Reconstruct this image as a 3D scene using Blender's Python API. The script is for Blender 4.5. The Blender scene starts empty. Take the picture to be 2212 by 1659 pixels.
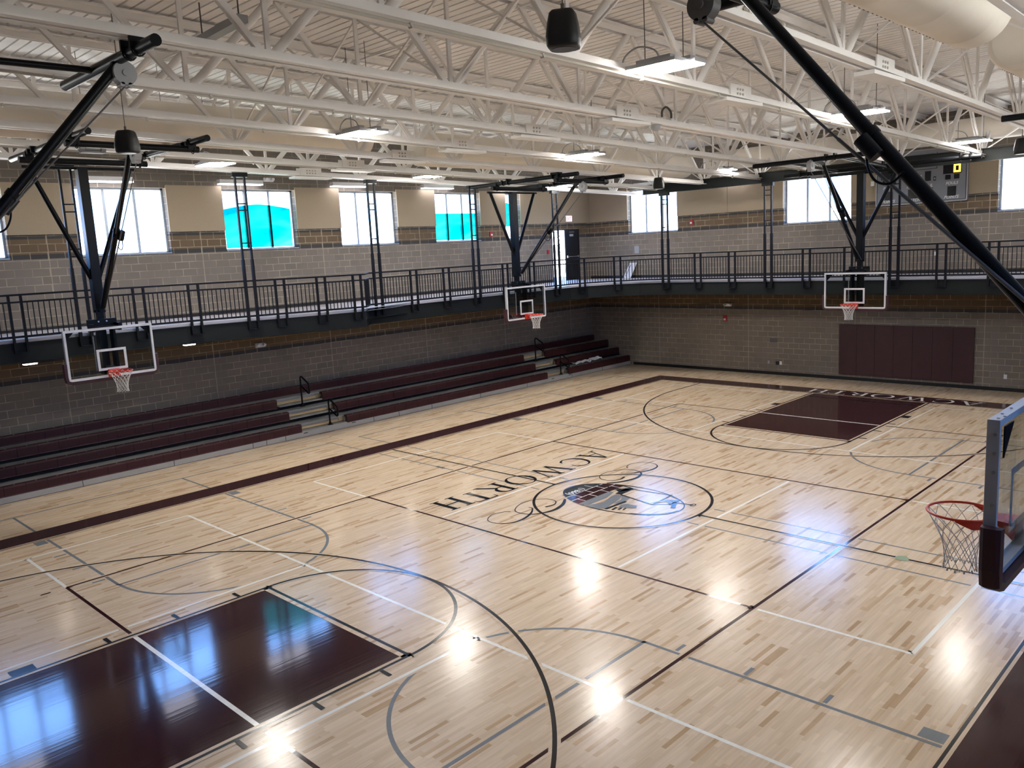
import bpy, math, random
from mathutils import Vector
random.seed(7)
FT = 0.3048
PI = math.pi
sc = bpy.context.scene
col = sc.collection
# ---------------------------------------------------------------- camera
cam = bpy.data.cameras.new('camera'); camo = bpy.data.objects.new('camera', cam); col.objects.link(camo)
camo.location = (9.9902, -13.1192, 5.1587)
camo.rotation_euler = (1.409347, 0.050958, 0.771816)
cam.sensor_fit = 'HORIZONTAL'; cam.sensor_width = 36.0; cam.lens = 1786.704 / 2212 * 36.0
cam.clip_end = 500
sc.camera = camo
# ---------------------------------------------------------------- world and exposure
SKY = (0.20, 0.43, 1.0); SKY_S = 4.6
LED_S = 44.0
w = bpy.data.worlds.new('sky'); sc.world = w; w.use_nodes = True
nt = w.node_tree; bg = nt.nodes['Background']
tc = nt.nodes.new('ShaderNodeTexCoord'); sp = nt.nodes.new('ShaderNodeSeparateXYZ')
rp = nt.nodes.new('ShaderNodeValToRGB')
nt.links.new(tc.outputs['Generated'], sp.inputs[0]); nt.links.new(sp.outputs[2], rp.inputs[0])
rp.color_ramp.elements[0].position = 0.0; rp.color_ramp.elements[0].color = (1.15, 1.12, 1.08, 1)
rp.color_ramp.elements[1].position = 0.04; rp.color_ramp.elements[1].color = (*SKY, 1)
nt.links.new(rp.outputs[0], bg.inputs['Color']); bg.inputs['Strength'].default_value = SKY_S
sc.view_settings.view_transform = 'Standard'
sc.view_settings.look = 'None'
sc.view_settings.gamma = 1.0
sc.view_settings.use_curve_mapping = False
sc.view_settings.exposure = 1.85
cy = sc.cycles
cy.use_denoising = True
cy.max_bounces = 8; cy.diffuse_bounces = 6; cy.glossy_bounces = 4; cy.transparent_max_bounces = 12; cy.transmission_bounces = 6
cy.sample_clamp_indirect = 12.0
cy.caustics_reflective = False; cy.caustics_refractive = False

# ---------------------------------------------------------------- materials
def nodes_of(m):
    m.use_nodes = True
    nt = m.node_tree
    return nt, nt.nodes, nt.links
def mat(name, c, rough=0.5, metal=0.0, var=0.06, scale=3.0, coat=0.0, spec=0.5, bump=0.0, emit=None, es=0.0, stretch=None):
    m = bpy.data.materials.new(name); nt, N, L = nodes_of(m)
    b = N['Principled BSDF']
    b.inputs['Roughness'].default_value = rough; b.inputs['Metallic'].default_value = metal
    b.inputs['Specular IOR Level'].default_value = spec
    if coat: b.inputs['Coat Weight'].default_value = coat; b.inputs['Coat Roughness'].default_value = 0.08
    tc = N.new('ShaderNodeTexCoord'); nz = N.new('ShaderNodeTexNoise'); nz.inputs['Scale'].default_value = scale
    nz.inputs['Detail'].default_value = 4.0
    if stretch:
        mp = N.new('ShaderNodeMapping'); mp.inputs['Scale'].default_value = stretch
        L.new(tc.outputs['Object'], mp.inputs[0]); L.new(mp.outputs[0], nz.inputs['Vector'])
    else:
        L.new(tc.outputs['Object'], nz.inputs['Vector'])
    mx = N.new('ShaderNodeMix'); mx.data_type = 'RGBA'
    mx.inputs[6].default_value = (*[max(0, k * (1 - var * 2)) for k in c], 1)
    mx.inputs[7].default_value = (*[min(1, k * (1 + var * 2)) for k in c], 1)
    L.new(nz.outputs['Fac'], mx.inputs[0]); L.new(mx.outputs[2], b.inputs['Base Color'])
    if bump:
        bp = N.new('ShaderNodeBump'); bp.inputs['Strength'].default_value = bump; bp.inputs['Distance'].default_value = 0.01
        L.new(nz.outputs['Fac'], bp.inputs['Height']); L.new(bp.outputs[0], b.inputs['Normal'])
    if emit:
        b.inputs['Emission Color'].default_value = (*emit, 1); b.inputs['Emission Strength'].default_value = es
    return m

def wall_mat(name, axis):
    m = bpy.data.materials.new(name); nt, N, L = nodes_of(m); b = N['Principled BSDF']
    b.inputs['Roughness'].default_value = 0.85; b.inputs['Specular IOR Level'].default_value = 0.25
    tc = N.new('ShaderNodeTexCoord'); s = N.new('ShaderNodeSeparateXYZ'); L.new(tc.outputs['Object'], s.inputs[0])
    cb = N.new('ShaderNodeCombineXYZ'); L.new(s.outputs[axis], cb.inputs[0]); L.new(s.outputs[2], cb.inputs[1])
    br = N.new('ShaderNodeTexBrick'); L.new(cb.outputs[0], br.inputs['Vector'])
    br.inputs['Scale'].default_value = 1.0; br.inputs['Brick Width'].default_value = 1.3333 * FT; br.inputs['Row Height'].default_value = 0.6667 * FT
    br.inputs['Mortar Size'].default_value = 0.010; br.inputs['Mortar Smooth'].default_value = 0.3; br.inputs['Bias'].default_value = 0.0
    br.offset = 0.5; br.offset_frequency = 2
    br.inputs['Color1'].default_value = (0.94, 0.93, 0.92, 1); br.inputs['Color2'].default_value = (1.07, 1.06, 1.07, 1)
    br.inputs['Mortar'].default_value = (1, 1, 1, 1)
    dv = N.new('ShaderNodeMath'); dv.operation = 'DIVIDE'; L.new(s.outputs[2], dv.inputs[0]); dv.inputs[1].default_value = 32 * FT
    rp = N.new('ShaderNodeValToRGB'); rp.color_ramp.interpolation = 'CONSTANT'; L.new(dv.outputs[0], rp.inputs[0])
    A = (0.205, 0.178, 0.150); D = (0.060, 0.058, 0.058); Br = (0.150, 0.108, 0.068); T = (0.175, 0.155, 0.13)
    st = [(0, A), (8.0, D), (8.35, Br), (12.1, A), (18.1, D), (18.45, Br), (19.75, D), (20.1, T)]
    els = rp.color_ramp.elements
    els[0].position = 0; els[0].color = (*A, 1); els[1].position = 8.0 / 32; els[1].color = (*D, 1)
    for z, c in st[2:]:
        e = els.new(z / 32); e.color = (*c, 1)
    # blotchy block tint, large and fine
    nz = N.new('ShaderNodeTexNoise'); nz.inputs['Scale'].default_value = 0.9; nz.inputs['Detail'].default_value = 5; L.new(tc.outputs['Object'], nz.inputs['Vector'])
    mr = N.new('ShaderNodeMapRange'); mr.inputs[3].default_value = 0.82; mr.inputs[4].default_value = 1.16; L.new(nz.outputs['Fac'], mr.inputs[0])
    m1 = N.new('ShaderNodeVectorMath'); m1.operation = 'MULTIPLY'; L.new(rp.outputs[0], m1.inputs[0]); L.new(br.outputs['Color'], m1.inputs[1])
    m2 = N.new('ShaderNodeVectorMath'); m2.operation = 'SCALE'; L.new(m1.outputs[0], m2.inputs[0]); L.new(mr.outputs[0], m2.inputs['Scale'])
    # light mortar, faded here and there
    nz2 = N.new('ShaderNodeTexNoise'); nz2.inputs['Scale'].default_value = 1.7; L.new(tc.outputs['Object'], nz2.inputs['Vector'])
    mr2 = N.new('ShaderNodeMapRange'); mr2.inputs[1].default_value = 0.4; mr2.inputs[2].default_value = 0.6; mr2.inputs[3].default_value = 0.25; mr2.inputs[4].default_value = 1.0
    L.new(nz2.outputs['Fac'], mr2.inputs[0])
    ml = N.new('ShaderNodeMath'); ml.operation = 'MULTIPLY'; L.new(br.outputs['Fac'], ml.inputs[0]); L.new(mr2.outputs[0], ml.inputs[1])
    mx = N.new('ShaderNodeMix'); mx.data_type = 'RGBA'; L.new(ml.outputs[0], mx.inputs[0]); L.new(m2.outputs[0], mx.inputs[6])
    mc = N.new('ShaderNodeMix'); mc.data_type = 'RGBA'; mc.inputs[0].default_value = 0.78; L.new(m2.outputs[0], mc.inputs[6]); mc.inputs[7].default_value = (0.46, 0.40, 0.29, 1)
    L.new(mc.outputs[2], mx.inputs[7])
    # vertical control joints every 13.33 ft
    ad = N.new('ShaderNodeMath'); ad.operation = 'ADD'; L.new(s.outputs[axis], ad.inputs[0]); ad.inputs[1].default_value = (200 * FT * 1.0 - (6.7 if axis == 1 else 8.0) * FT)
    md = N.new('ShaderNodeMath'); md.operation = 'MODULO'; L.new(ad.outputs[0], md.inputs[0]); md.inputs[1].default_value = 13.3333 * FT
    lt = N.new('ShaderNodeMath'); lt.operation = 'LESS_THAN'; L.new(md.outputs[0], lt.inputs[0]); lt.inputs[1].default_value = 0.02
    mj = N.new('ShaderNodeMix'); mj.data_type = 'RGBA'; L.new(lt.outputs[0], mj.inputs[0]); L.new(mx.outputs[2], mj.inputs[6]); mj.inputs[7].default_value = (0.36, 0.31, 0.24, 1)
    L.new(mj.outputs[2], b.inputs['Base Color'])
    return m

def wood_mat():
    m = bpy.data.materials.new('maple_strip_floor'); nt, N, L = nodes_of(m); b = N['Principled BSDF']
    tc = N.new('ShaderNodeTexCoord'); s = N.new('ShaderNodeSeparateXYZ'); L.new(tc.outputs['Object'], s.inputs[0])
    cb = N.new('ShaderNodeCombineXYZ'); L.new(s.outputs[1], cb.inputs[0]); L.new(s.outputs[0], cb.inputs[1])
    cols = []
    for k, (bw, off, c1, c2, bias) in enumerate(((0.62, 0.37, (0.635, 0.485, 0.33), (0.74, 0.592, 0.428), 0.0), (0.55, 0.61, (0, 0, 0), (1, 1, 1), 0.0))):
        br = N.new('ShaderNodeTexBrick'); L.new(cb.outputs[0], br.inputs['Vector'])
        br.inputs['Scale'].default_value = 1.0; br.inputs['Brick Width'].default_value = bw; br.inputs['Row Height'].default_value = 0.0572
        br.inputs['Mortar Size'].default_value = 0.0; br.inputs['Bias'].default_value = bias
        br.offset = off; br.offset_frequency = 2 + k
        br.squash = 0.7; br.squash_frequency = 3
        br.inputs['Color1'].default_value = (*c2, 1); br.inputs['Color2'].default_value = (*c1, 1)
        cols.append(br)
    # a few boards are darker heartwood
    hr = N.new('ShaderNodeValToRGB'); L.new(cols[1].outputs['Color'], hr.inputs[0]); he = hr.color_ramp.elements
    he[0].position = 0.0; he[0].color = (0.70, 0.60, 0.48, 1); he[1].position = 0.22; he[1].color = (1, 1, 1, 1)
    x = he.new(0.08); x.color = (0.84, 0.77, 0.68, 1); x = he.new(0.13); x.color = (0.97, 0.95, 0.93, 1)
    mu = N.new('ShaderNodeVectorMath'); mu.operation = 'MULTIPLY'; L.new(cols[0].outputs['Color'], mu.inputs[0]); L.new(hr.outputs[0], mu.inputs[1])
    # grain streaks along the boards
    mp = N.new('ShaderNodeMapping'); mp.inputs['Scale'].default_value = (30, 1.6, 1); L.new(tc.outputs['Object'], mp.inputs[0])
    nz = N.new('ShaderNodeTexNoise'); nz.inputs['Scale'].default_value = 1.0; nz.inputs['Detail'].default_value = 3; L.new(mp.outputs[0], nz.inputs['Vector'])
    mr = N.new('ShaderNodeMapRange'); mr.inputs[1].default_value = 0.3; mr.inputs[2].default_value = 0.7; mr.inputs[3].default_value = 0.9; mr.inputs[4].default_value = 1.06; L.new(nz.outputs['Fac'], mr.inputs[0])
    m2 = N.new('ShaderNodeVectorMath'); m2.operation = 'SCALE'; L.new(mu.outputs[0], m2.inputs[0]); L.new(mr.outputs[0], m2.inputs['Scale'])
    L.new(m2.outputs[0], b.inputs['Base Color']); b.inputs['Specular IOR Level'].default_value = 0.32
    n3 = N.new('ShaderNodeTexNoise'); n3.inputs['Scale'].default_value = 0.8; L.new(tc.outputs['Object'], n3.inputs['Vector'])
    r3 = N.new('ShaderNodeMapRange'); r3.inputs[3].default_value = 0.15; r3.inputs[4].default_value = 0.22; L.new(n3.outputs['Fac'], r3.inputs[0]); L.new(r3.outputs[0], b.inputs['Roughness'])
    floor_bump(N, L, b, tc)
    return m
def floor_bump(N, L, b, tc):
    mp = N.new('ShaderNodeMapping'); mp.inputs['Scale'].default_value = (17.5, 0.7, 1); L.new(tc.outputs['Object'], mp.inputs[0])
    nz = N.new('ShaderNodeTexNoise'); nz.inputs['Scale'].default_value = 1.0; nz.inputs['Detail'].default_value = 1; L.new(mp.outputs[0], nz.inputs['Vector'])
    bp = N.new('ShaderNodeBump'); bp.inputs['Strength'].default_value = 0.10; bp.inputs['Distance'].default_value = 0.004
    L.new(nz.outputs['Fac'], bp.inputs['Height']); L.new(bp.outputs[0], b.inputs['Normal'])
def paint_mat(name, c, rough=0.15):
    m = mat(name, c, rough, var=0.08, scale=1.0, stretch=(17.5, 0.7, 1)); nt, N, L = nodes_of(m)
    tc = [n for n in N if n.type == 'TEX_COORD'][0]
    floor_bump(N, L, N['Principled BSDF'], tc)
    N['Principled BSDF'].inputs['Specular IOR Level'].default_value = 0.36
    return m
def glass_mat(name, tint=(0.93, 0.96, 0.95), gl=0.06):
    m = bpy.data.materials.new(name); nt, N, L = nodes_of(m)
    N.remove(N['Principled BSDF']); out = N['Material Output']
    t = N.new('ShaderNodeBsdfTransparent'); g = N.new('ShaderNodeBsdfGlossy'); g.inputs['Roughness'].default_value = 0.02
    nz = N.new('ShaderNodeTexNoise'); nz.inputs['Scale'].default_value = 2.0
    mr = N.new('ShaderNodeMapRange'); mr.inputs[3].default_value = gl * 0.8; mr.inputs[4].default_value = gl * 1.2; L.new(nz.outputs['Fac'], mr.inputs[0])
    fr = N.new('ShaderNodeFresnel'); fr.inputs['IOR'].default_value = 1.45
    mu = N.new('ShaderNodeMath'); mu.operation = 'ADD'; L.new(mr.outputs[0], mu.inputs[0]); L.new(fr.outputs[0], mu.inputs[1])
    m2 = N.new('ShaderNodeMath'); m2.operation = 'MULTIPLY'; L.new(mu.outputs[0], m2.inputs[0]); m2.inputs[1].default_value = 0.45
    mx = N.new('ShaderNodeMixShader'); t.inputs[0].default_value = (*tint, 1)
    L.new(m2.outputs[0], mx.inputs[0]); L.new(t.outputs[0], mx.inputs[1]); L.new(g.outputs[0], mx.inputs[2]); L.new(mx.outputs[0], out.inputs[0])
    return m
def film_mat(name):
    m = bpy.data.materials.new(name); nt, N, L = nodes_of(m)
    N.remove(N['Principled BSDF']); out = N['Material Output']
    t = N.new('ShaderNodeBsdfTransparent'); d = N.new('ShaderNodeBsdfTranslucent'); d.inputs[0].default_value = (0.0, 0.55, 0.75, 1)
    tc = N.new('ShaderNodeTexCoord'); mp = N.new('ShaderNodeMapping'); mp.inputs['Scale'].default_value = (1, 0.25, 1.1); L.new(tc.outputs['Object'], mp.inputs[0])
    nz = N.new('ShaderNodeTexNoise'); nz.inputs['Scale'].default_value = 1.3; nz.inputs['Detail'].default_value = 2; nz.inputs['Distortion'].default_value = 0.8; L.new(mp.outputs[0], nz.inputs['Vector'])
    rp = N.new('ShaderNodeValToRGB'); L.new(nz.outputs['Fac'], rp.inputs[0])
    e = rp.color_ramp.elements
    e[0].position = 0.34; e[0].color = (0.0, 0.30, 0.32, 1); e[1].position = 0.66; e[1].color = (0.24, 0.52, 0.34, 1)
    x = e.new(0.44); x.color = (0.02, 0.42, 0.33, 1)
    L.new(rp.outputs[0], t.inputs[0])
    mx = N.new('ShaderNodeMixShader'); mx.inputs[0].default_value = 0.08
    L.new(t.outputs[0], mx.inputs[1]); L.new(d.outputs[0], mx.inputs[2]); L.new(mx.outputs[0], out.inputs[0])
    return m
def emit_mat(name, c, s):
    m = bpy.data.materials.new(name); nt, N, L = nodes_of(m)
    N.remove(N['Principled BSDF']); out = N['Material Output']
    e = N.new('ShaderNodeEmission'); e.inputs[1].default_value = s
    nz = N.new('ShaderNodeTexNoise'); nz.inputs['Scale'].default_value = 5
    mx = N.new('ShaderNodeMix'); mx.data_type = 'RGBA'; L.new(nz.outputs['Fac'], mx.inputs[0])
    mx.inputs[6].default_value = (*c, 1); mx.inputs[7].default_value = (*[k * 0.97 for k in c], 1)
    L.new(mx.outputs[2], e.inputs[0]); L.new(e.outputs[0], out.inputs[0])
    return m

M = {}
M['wood'] = wood_mat()
M['pmaroon'] = paint_mat('maroon_floor_paint', (0.040, 0.012, 0.014), 0.09)
M['pblack'] = paint_mat('black_floor_paint', (0.010, 0.011, 0.014))
M['pgrey'] = paint_mat('grey_floor_paint', (0.13, 0.14, 0.15))
M['plgrey'] = paint_mat('slate_grey_floor_paint', (0.20, 0.22, 0.24))
M['pwhite'] = paint_mat('white_floor_paint', (0.88, 0.86, 0.80))
M['pgreen'] = paint_mat('green_dot_paint', (0.33, 0.42, 0.28))
M['wall_y'] = wall_mat('block_wall_side', 1)
M['wall_x'] = wall_mat('block_wall_end', 0)
M['panel'] = mat('tan_acoustic_fabric', (0.36, 0.29, 0.205), 0.95, scale=30, var=0.03)
M['deckw'] = mat('white_painted_roof_deck', (0.86, 0.84, 0.83), 0.6, var=0.03)
M['steelw'] = mat('white_painted_steel', (0.83, 0.81, 0.79), 0.5, var=0.04)
M['steelg'] = mat('grey_primer_steel', (0.52, 0.49, 0.44), 0.55, var=0.04)
M['duct'] = mat('cream_fabric_duct', (0.80, 0.745, 0.66), 0.9, var=0.04, scale=1.5, bump=0.3)
M['black'] = mat('black_powder_coat', (0.004, 0.0045, 0.006), 0.38, var=0.1, spec=0.16)
M['blackm'] = mat('matt_black_plastic', (0.004, 0.004, 0.005), 0.55, var=0.1)
M['track'] = mat('charcoal_painted_steel', (0.008, 0.0085, 0.012), 0.5, var=0.08, spec=0.15)
M['fascia'] = mat('dark_green_grey_steel', (0.0075, 0.0100, 0.0105), 0.6, var=0.12, scale=0.8, spec=0.25)
M['slab'] = mat('track_rubber_surface', (0.30, 0.28, 0.30), 0.30, var=0.05)
M['slabedge'] = mat('pale_track_edge', (0.50, 0.48, 0.52), 0.4, var=0.05)
M['seat'] = mat('maroon_moulded_seat', (0.044, 0.011, 0.013), 0.5, var=0.12, scale=1.5, spec=0.3)
M['pad'] = mat('maroon_vinyl_pad', (0.050, 0.014, 0.018), 0.5, var=0.06)
M['bgrey'] = mat('grey_steel_tread', (0.33, 0.34, 0.33), 0.40, var=0.1, scale=2, metal=0.2)
M['bfront'] = mat('pale_grey_front_board', (0.36, 0.36, 0.35), 0.45, var=0.08, scale=2)
M['ply'] = mat('yellow_plywood', (0.60, 0.45, 0.24), 0.6, var=0.1, stretch=(2, 0.4, 8))
M['alu'] = mat('brushed_aluminium', (0.46, 0.46, 0.47), 0.42, metal=0.15, var=0.05)
M['white'] = mat('white_paint', (0.78, 0.78, 0.78), 0.4, var=0.03)
M['frame'] = mat('pale_window_frame', (0.40, 0.46, 0.54), 0.4, metal=0.3, var=0.04)
M['rim'] = mat('orange_red_rim', (0.72, 0.05, 0.022), 0.35, var=0.05)
M['net'] = mat('white_net_cord', (0.80, 0.77, 0.72), 0.8, var=0.03)
M['red'] = mat('red_enamel', (0.35, 0.02, 0.02), 0.35, var=0.05)
M['greyp'] = mat('grey_moulded_casing', (0.34, 0.35, 0.37), 0.4, var=0.06)
M['dgrey'] = mat('dark_cast_casing', (0.10, 0.095, 0.09), 0.5, var=0.1)
M['chrome'] = mat('bright_zinc', (0.6, 0.6, 0.6), 0.25, metal=0.9, var=0.05)
M['door'] = mat('black_door_paint', (0.006, 0.0065, 0.008), 0.4, var=0.1)
M['sboard'] = mat('grey_scoreboard_face', (0.21, 0.22, 0.25), 0.5, var=0.03)
M['sink'] = mat('black_scoreboard_window', (0.006, 0.006, 0.008), 0.3, var=0.1)
M['paper'] = mat('white_film_sheet', (0.72, 0.73, 0.74), 0.4, var=0.05)
M['glass'] = glass_mat('backboard_glass', (0.93, 0.95, 0.94), 0.01)
M['wglass'] = glass_mat('window_glass', (0.95, 0.97, 0.97), 0.02)
M['film'] = film_mat('cyan_protective_film')
M['led'] = emit_mat('led_diffuser', (1.0, 0.955, 0.89), LED_S)
M['strip'] = emit_mat('strip_light_diffuser', (0.93, 0.90, 1.0), 3.2)
M['under'] = emit_mat('soffit_light_diffuser', (1.0, 0.9, 0.75), 5.0)
M['amber'] = emit_mat('amber_digit', (1.0, 0.42, 0.02), 3.5)
M['exitface'] = emit_mat('exit_sign_face', (1.0, 0.42, 0.48), 1.0)
M['exitred'] = emit_mat('exit_sign_letters', (0.9, 0.03, 0.06), 1.0)
M['outside'] = mat('pale_outdoor_concrete', (0.5, 0.5, 0.5), 0.9, var=0.05)

# ---------------------------------------------------------------- mesh helper (all sizes in feet)
ORG = {}
class MB:
    def __init__(s): s.v = []; s.f = []; s.sm = []; s.mi = []; s.cur = 0
    def add(s, vs, fs, smooth=False):
        n = len(s.v); s.v += [tuple(p) for p in vs]
        for f in fs: s.f.append(tuple(i + n for i in f)); s.sm.append(smooth); s.mi.append(s.cur)
        return s
    def box(s, x0, x1, y0, y1, z0, z1):
        v = [(x, y, z) for z in (z0, z1) for y in (y0, y1) for x in (x0, x1)]
        return s.add(v, [(0, 2, 3, 1), (4, 5, 7, 6), (0, 1, 5, 4), (2, 6, 7, 3), (0, 4, 6, 2), (1, 3, 7, 5)])
    def prism(s, poly, vec):
        n = len(poly); vec = Vector(vec)
        v = [Vector(p) for p in poly]; v += [p + vec for p in v]
        return s.add(v, [tuple(range(n))[::-1], tuple(range(n, 2 * n))] + [(i, (i + 1) % n, n + (i + 1) % n, n + i) for i in range(n)])
    def flat(s, poly): return s.add(poly, [tuple(range(len(poly)))])
    def tube(s, pts, r, n=8, cap=True, smooth=True, closed=False):
        pts = [Vector(p) for p in pts]; k = len(pts)
        rs = r if isinstance(r, (list, tuple)) else [r] * k
        rings = []; up = None
        for i, p in enumerate(pts):
            if closed: t = pts[(i + 1) % k] - pts[i - 1]
            else: t = pts[min(i + 1, k - 1)] - pts[max(i - 1, 0)]
            if t.length < 1e-9: t = Vector((0, 0, 1))
            t.normalize()
            if up is None: up = Vector((0, 0, 1)) if abs(t.z) < 0.9 else Vector((1, 0, 0))
            a = t.cross(up)
            if a.length < 1e-6: a = t.cross(Vector((1, 0, 0)))
            a.normalize(); b = a.cross(t); b.normalize(); up = b
            rings.append([p + (a * math.cos(2 * PI * j / n) + b * math.sin(2 * PI * j / n)) * rs[i] for j in range(n)])
        v = [q for rg in rings for q in rg]; f = []
        for i in range(k if closed else k - 1):
            i2 = (i + 1) % k
            for j in range(n): f.append((i * n + j, i * n + (j + 1) % n, i2 * n + (j + 1) % n, i2 * n + j))
        s.add(v, f, smooth)
        if cap and not closed:
            s.add(rings[0], [tuple(range(n))[::-1]]); s.add(rings[-1], [tuple(range(n))])
        return s
    def bar(s, p, q, w, h, up=(0, 0, 1)):
        p = Vector(p); q = Vector(q); t = (q - p).normalized(); u = Vector(up)
        a = t.cross(u)
        if a.length < 1e-6: a = t.cross(Vector((1, 0, 0)))
        a.normalize(); b = a.cross(t).normalized(); a = a * w / 2; b = b * h / 2
        v = [p - a - b, p + a - b, p + a + b, p - a + b, q - a - b, q + a - b, q + a + b, q - a + b]
        return s.add(v, [(0, 3, 2, 1), (4, 5, 6, 7), (0, 1, 5, 4), (1, 2, 6, 5), (2, 3, 7, 6), (3, 0, 4, 7)])
    def xf(s, fn): s.v = [tuple(fn(Vector(p))) for p in s.v]; return s
    def build(s, name, m, parent=None, smooth=None):
        me = bpy.data.meshes.new(name)
        o0 = Vector((0, 0, 0))
        if parent is not None:
            r = parent
            while r.parent: r = r.parent
            o0 = ORG.get(r.name, Vector((0, 0, 0)))
        me.from_pydata([tuple((Vector(p) - o0) * FT) for p in s.v], [], s.f)
        me.polygons.foreach_set('use_smooth', s.sm if smooth is None else [smooth] * len(s.f))
        for q in (m if isinstance(m, (list, tuple)) else [m]): me.materials.append(M[q])
        me.polygons.foreach_set('material_index', s.mi)
        me.update()
        o = bpy.data.objects.new(name, me); col.objects.link(o)
        if parent is not None: o.parent = parent
        return o
def thing(name, label, cat, loc=(0, 0, 0), group=None):
    o = bpy.data.objects.new(name, None); col.objects.link(o); o.empty_display_size = 0.1
    o.location = [k * FT for k in loc]; ORG[o.name] = Vector(loc)
    o['label'] = label; o['category'] = cat
    if group: o['group'] = group
    return o
def tag(o, label, cat, group=None):
    o['label'] = label; o['category'] = cat
    if group: o['group'] = group
    return o
def single(mb, name, m, label, cat, loc, group=None):
    """a thing that is one mesh, its origin at its base"""
    l = Vector(loc); mb.xf(lambda p: p - l); o = mb.build(name, m); o.location = l * FT
    return tag(o, label, cat, group)
def struct(o): o['kind'] = 'structure'; return o
def srt(name):
    o = bpy.data.objects.new(name, None); col.objects.link(o); o['kind'] = 'structure'; return o
def text_mesh(s, size, ital=0.0):
    cu = bpy.data.curves.new('t', 'FONT'); cu.body = s; cu.size = size; cu.shear = ital; cu.offset = size * 0.018
    cu.resolution_u = 3
    o = bpy.data.objects.new('t', cu); col.objects.link(o)
    dg = bpy.context.evaluated_depsgraph_get(); dg.update()
    me = bpy.data.meshes.new_from_object(o.evaluated_get(dg))
    vs = [v.co.copy() for v in me.vertices]; fs = [tuple(p.vertices) for p in me.polygons]
    bpy.data.objects.remove(o); bpy.data.meshes.remove(me); bpy.data.curves.remove(cu)
    return vs, fs
def write(mb, s, origin, right, up, size, width=None, ital=0.3):
    """lettering laid on a plane; origin is the lower left of the word"""
    vs, fs = text_mesh(s, 1.0, ital)
    if not vs: return
    x0 = min(v.x for v in vs); x1 = max(v.x for v in vs); y0 = min(v.y for v in vs); y1 = max(v.y for v in vs)
    ky = size / (y1 - y0); kx = ky if width is None else width / (x1 - x0)
    o = Vector(origin); r = Vector(right); u = Vector(up)
    mb.add([o + r * ((v.x - x0) * kx) + u * ((v.y - y0) * ky) for v in vs], fs)
# ================================================================ the setting
XW, YW = 43.6, 51.6
def zb(y): return 24.3 - 0.024 * y          # underside of the roof trusses
def zc(y): return 29.75 - 0.024 * y         # underside of the roof deck
fl = MB(); fl.box(-XW - 1, XW + 1, -YW - 1, YW + 1, -0.5, 0)
floor = struct(fl.build('floor', 'wood'))
# ---------------- floor markings, painted in thin coats: grey < white < maroon < black
Z = {'band': .0045, 'grey': .004, 'gap1': .006, 'key': .007, 'white': .009, 'gap2': .011, 'maroon': .013, 'gap3': .015, 'black': .018, 'top': .021}
LY = {}
def lay(name, m): return LY.setdefault(name, (MB(), m))[0]
def seg(name, m, z, x0, y0, x1, y1, w):
    d = Vector((x1 - x0, y1 - y0)); d.normalize(); n = Vector((-d.y, d.x)) * w / 2
    lay(name, m).flat([(x0 - n.x, y0 - n.y, z), (x1 - n.x, y1 - n.y, z), (x1 + n.x, y1 + n.y, z), (x0 + n.x, y0 + n.y, z)])
def arc(name, m, z, cx, cy, r, w, a0, a1, n=72):
    mb = lay(name, m); v = []; f = []
    for i in range(n + 1):
        a = math.radians(a0 + (a1 - a0) * i / n)
        for q in (r - w / 2, r + w / 2): v.append((cx + q * math.cos(a), cy + q * math.sin(a), z))
    for i in range(n): f.append((2 * i, 2 * i + 1, 2 * i + 3, 2 * i + 2))
    mb.add(v, f)
def rect(name, m, z, x0, x1, y0, y1): lay(name, m).flat([(x0, y0, z), (x1, y0, z), (x1, y1, z), (x0, y1, z)])
GAP = 0.13
def lineg(name, m, zg, z, x0, y0, x1, y1, w):
    seg('bare_wood_margin', 'wood', zg, x0, y0, x1, y1, w + 2 * GAP); seg(name, m, z, x0, y0, x1, y1, w)
W1 = 0.17
g = ('cross_court_lines', 'plgrey', Z['grey'])
for sy in (-1, 1):
    for sx in (-1, 1):
        for yy in (15.8, 28.0): seg(*g, sx * 32.3, sy * yy, sx * 13, sy * yy, W1)
        seg(*g, sx * 13, sy * 15.72, sx * 13, sy * 28.08, W1)
        a = 180 if sx > 0 else 0
        arc(*g, sx * 13, sy * 21.9, 6.05, W1, a - 90, a + 90)
        seg(*g, sx * 32.3, sy * 1.5, sx * 32.3, sy * 42, W1)
        for (yy, s2) in ((15.8, -1), (28.0, 1)):
            ya, yb = sorted((sy * (yy + s2 * 0.17), sy * (yy + s2 * 0.85)))
            for xx in (20.85, 17.65, 14.5): rect('cross_court_lines', 'plgrey', Z['grey'], sx * xx - .085, sx * xx + .085, ya, yb)
            xa, xb = sorted((sx * 24.05, sx * 24.95)); rect('lane_block_marks', 'plgrey', Z['grey'], xa, xb, ya, yb)
        seg(*g, sx * 6.1, sy * 1.55, sx * 32.3, sy * 1.55, 0.13)
    seg(*g, -32.3, sy * 42, 32.3, sy * 42, W1)
wh = ('pickleball_lines', 'pwhite', Z['gap1'], Z['white'])
for y0, y1 in ((-40, -20), (20, 40)):
    for yy in (y0, y1): lineg(*wh, -22, yy, 22, yy, W1)
    for xx in (-22, 22, -7.1, 7.1): lineg(*wh, xx, y0, xx, y1, W1)
    ym = (y0 + y1) / 2
    for sx in (-1, 1): lineg(*wh, sx * 15, ym, sx * 22, ym, W1)
for sx in (-1, 1):
    lineg(*wh, sx * 22, -10, sx * 22, 10, W1); lineg(*wh, sx * 7.1, -10, sx * 7.1, 10, W1)
    for yy in (-10, 10): lineg(*wh, sx * 15, yy, sx * 22, yy, W1)
mr = ('volleyball_lines', 'pmaroon', Z['gap2'], Z['maroon'])
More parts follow.
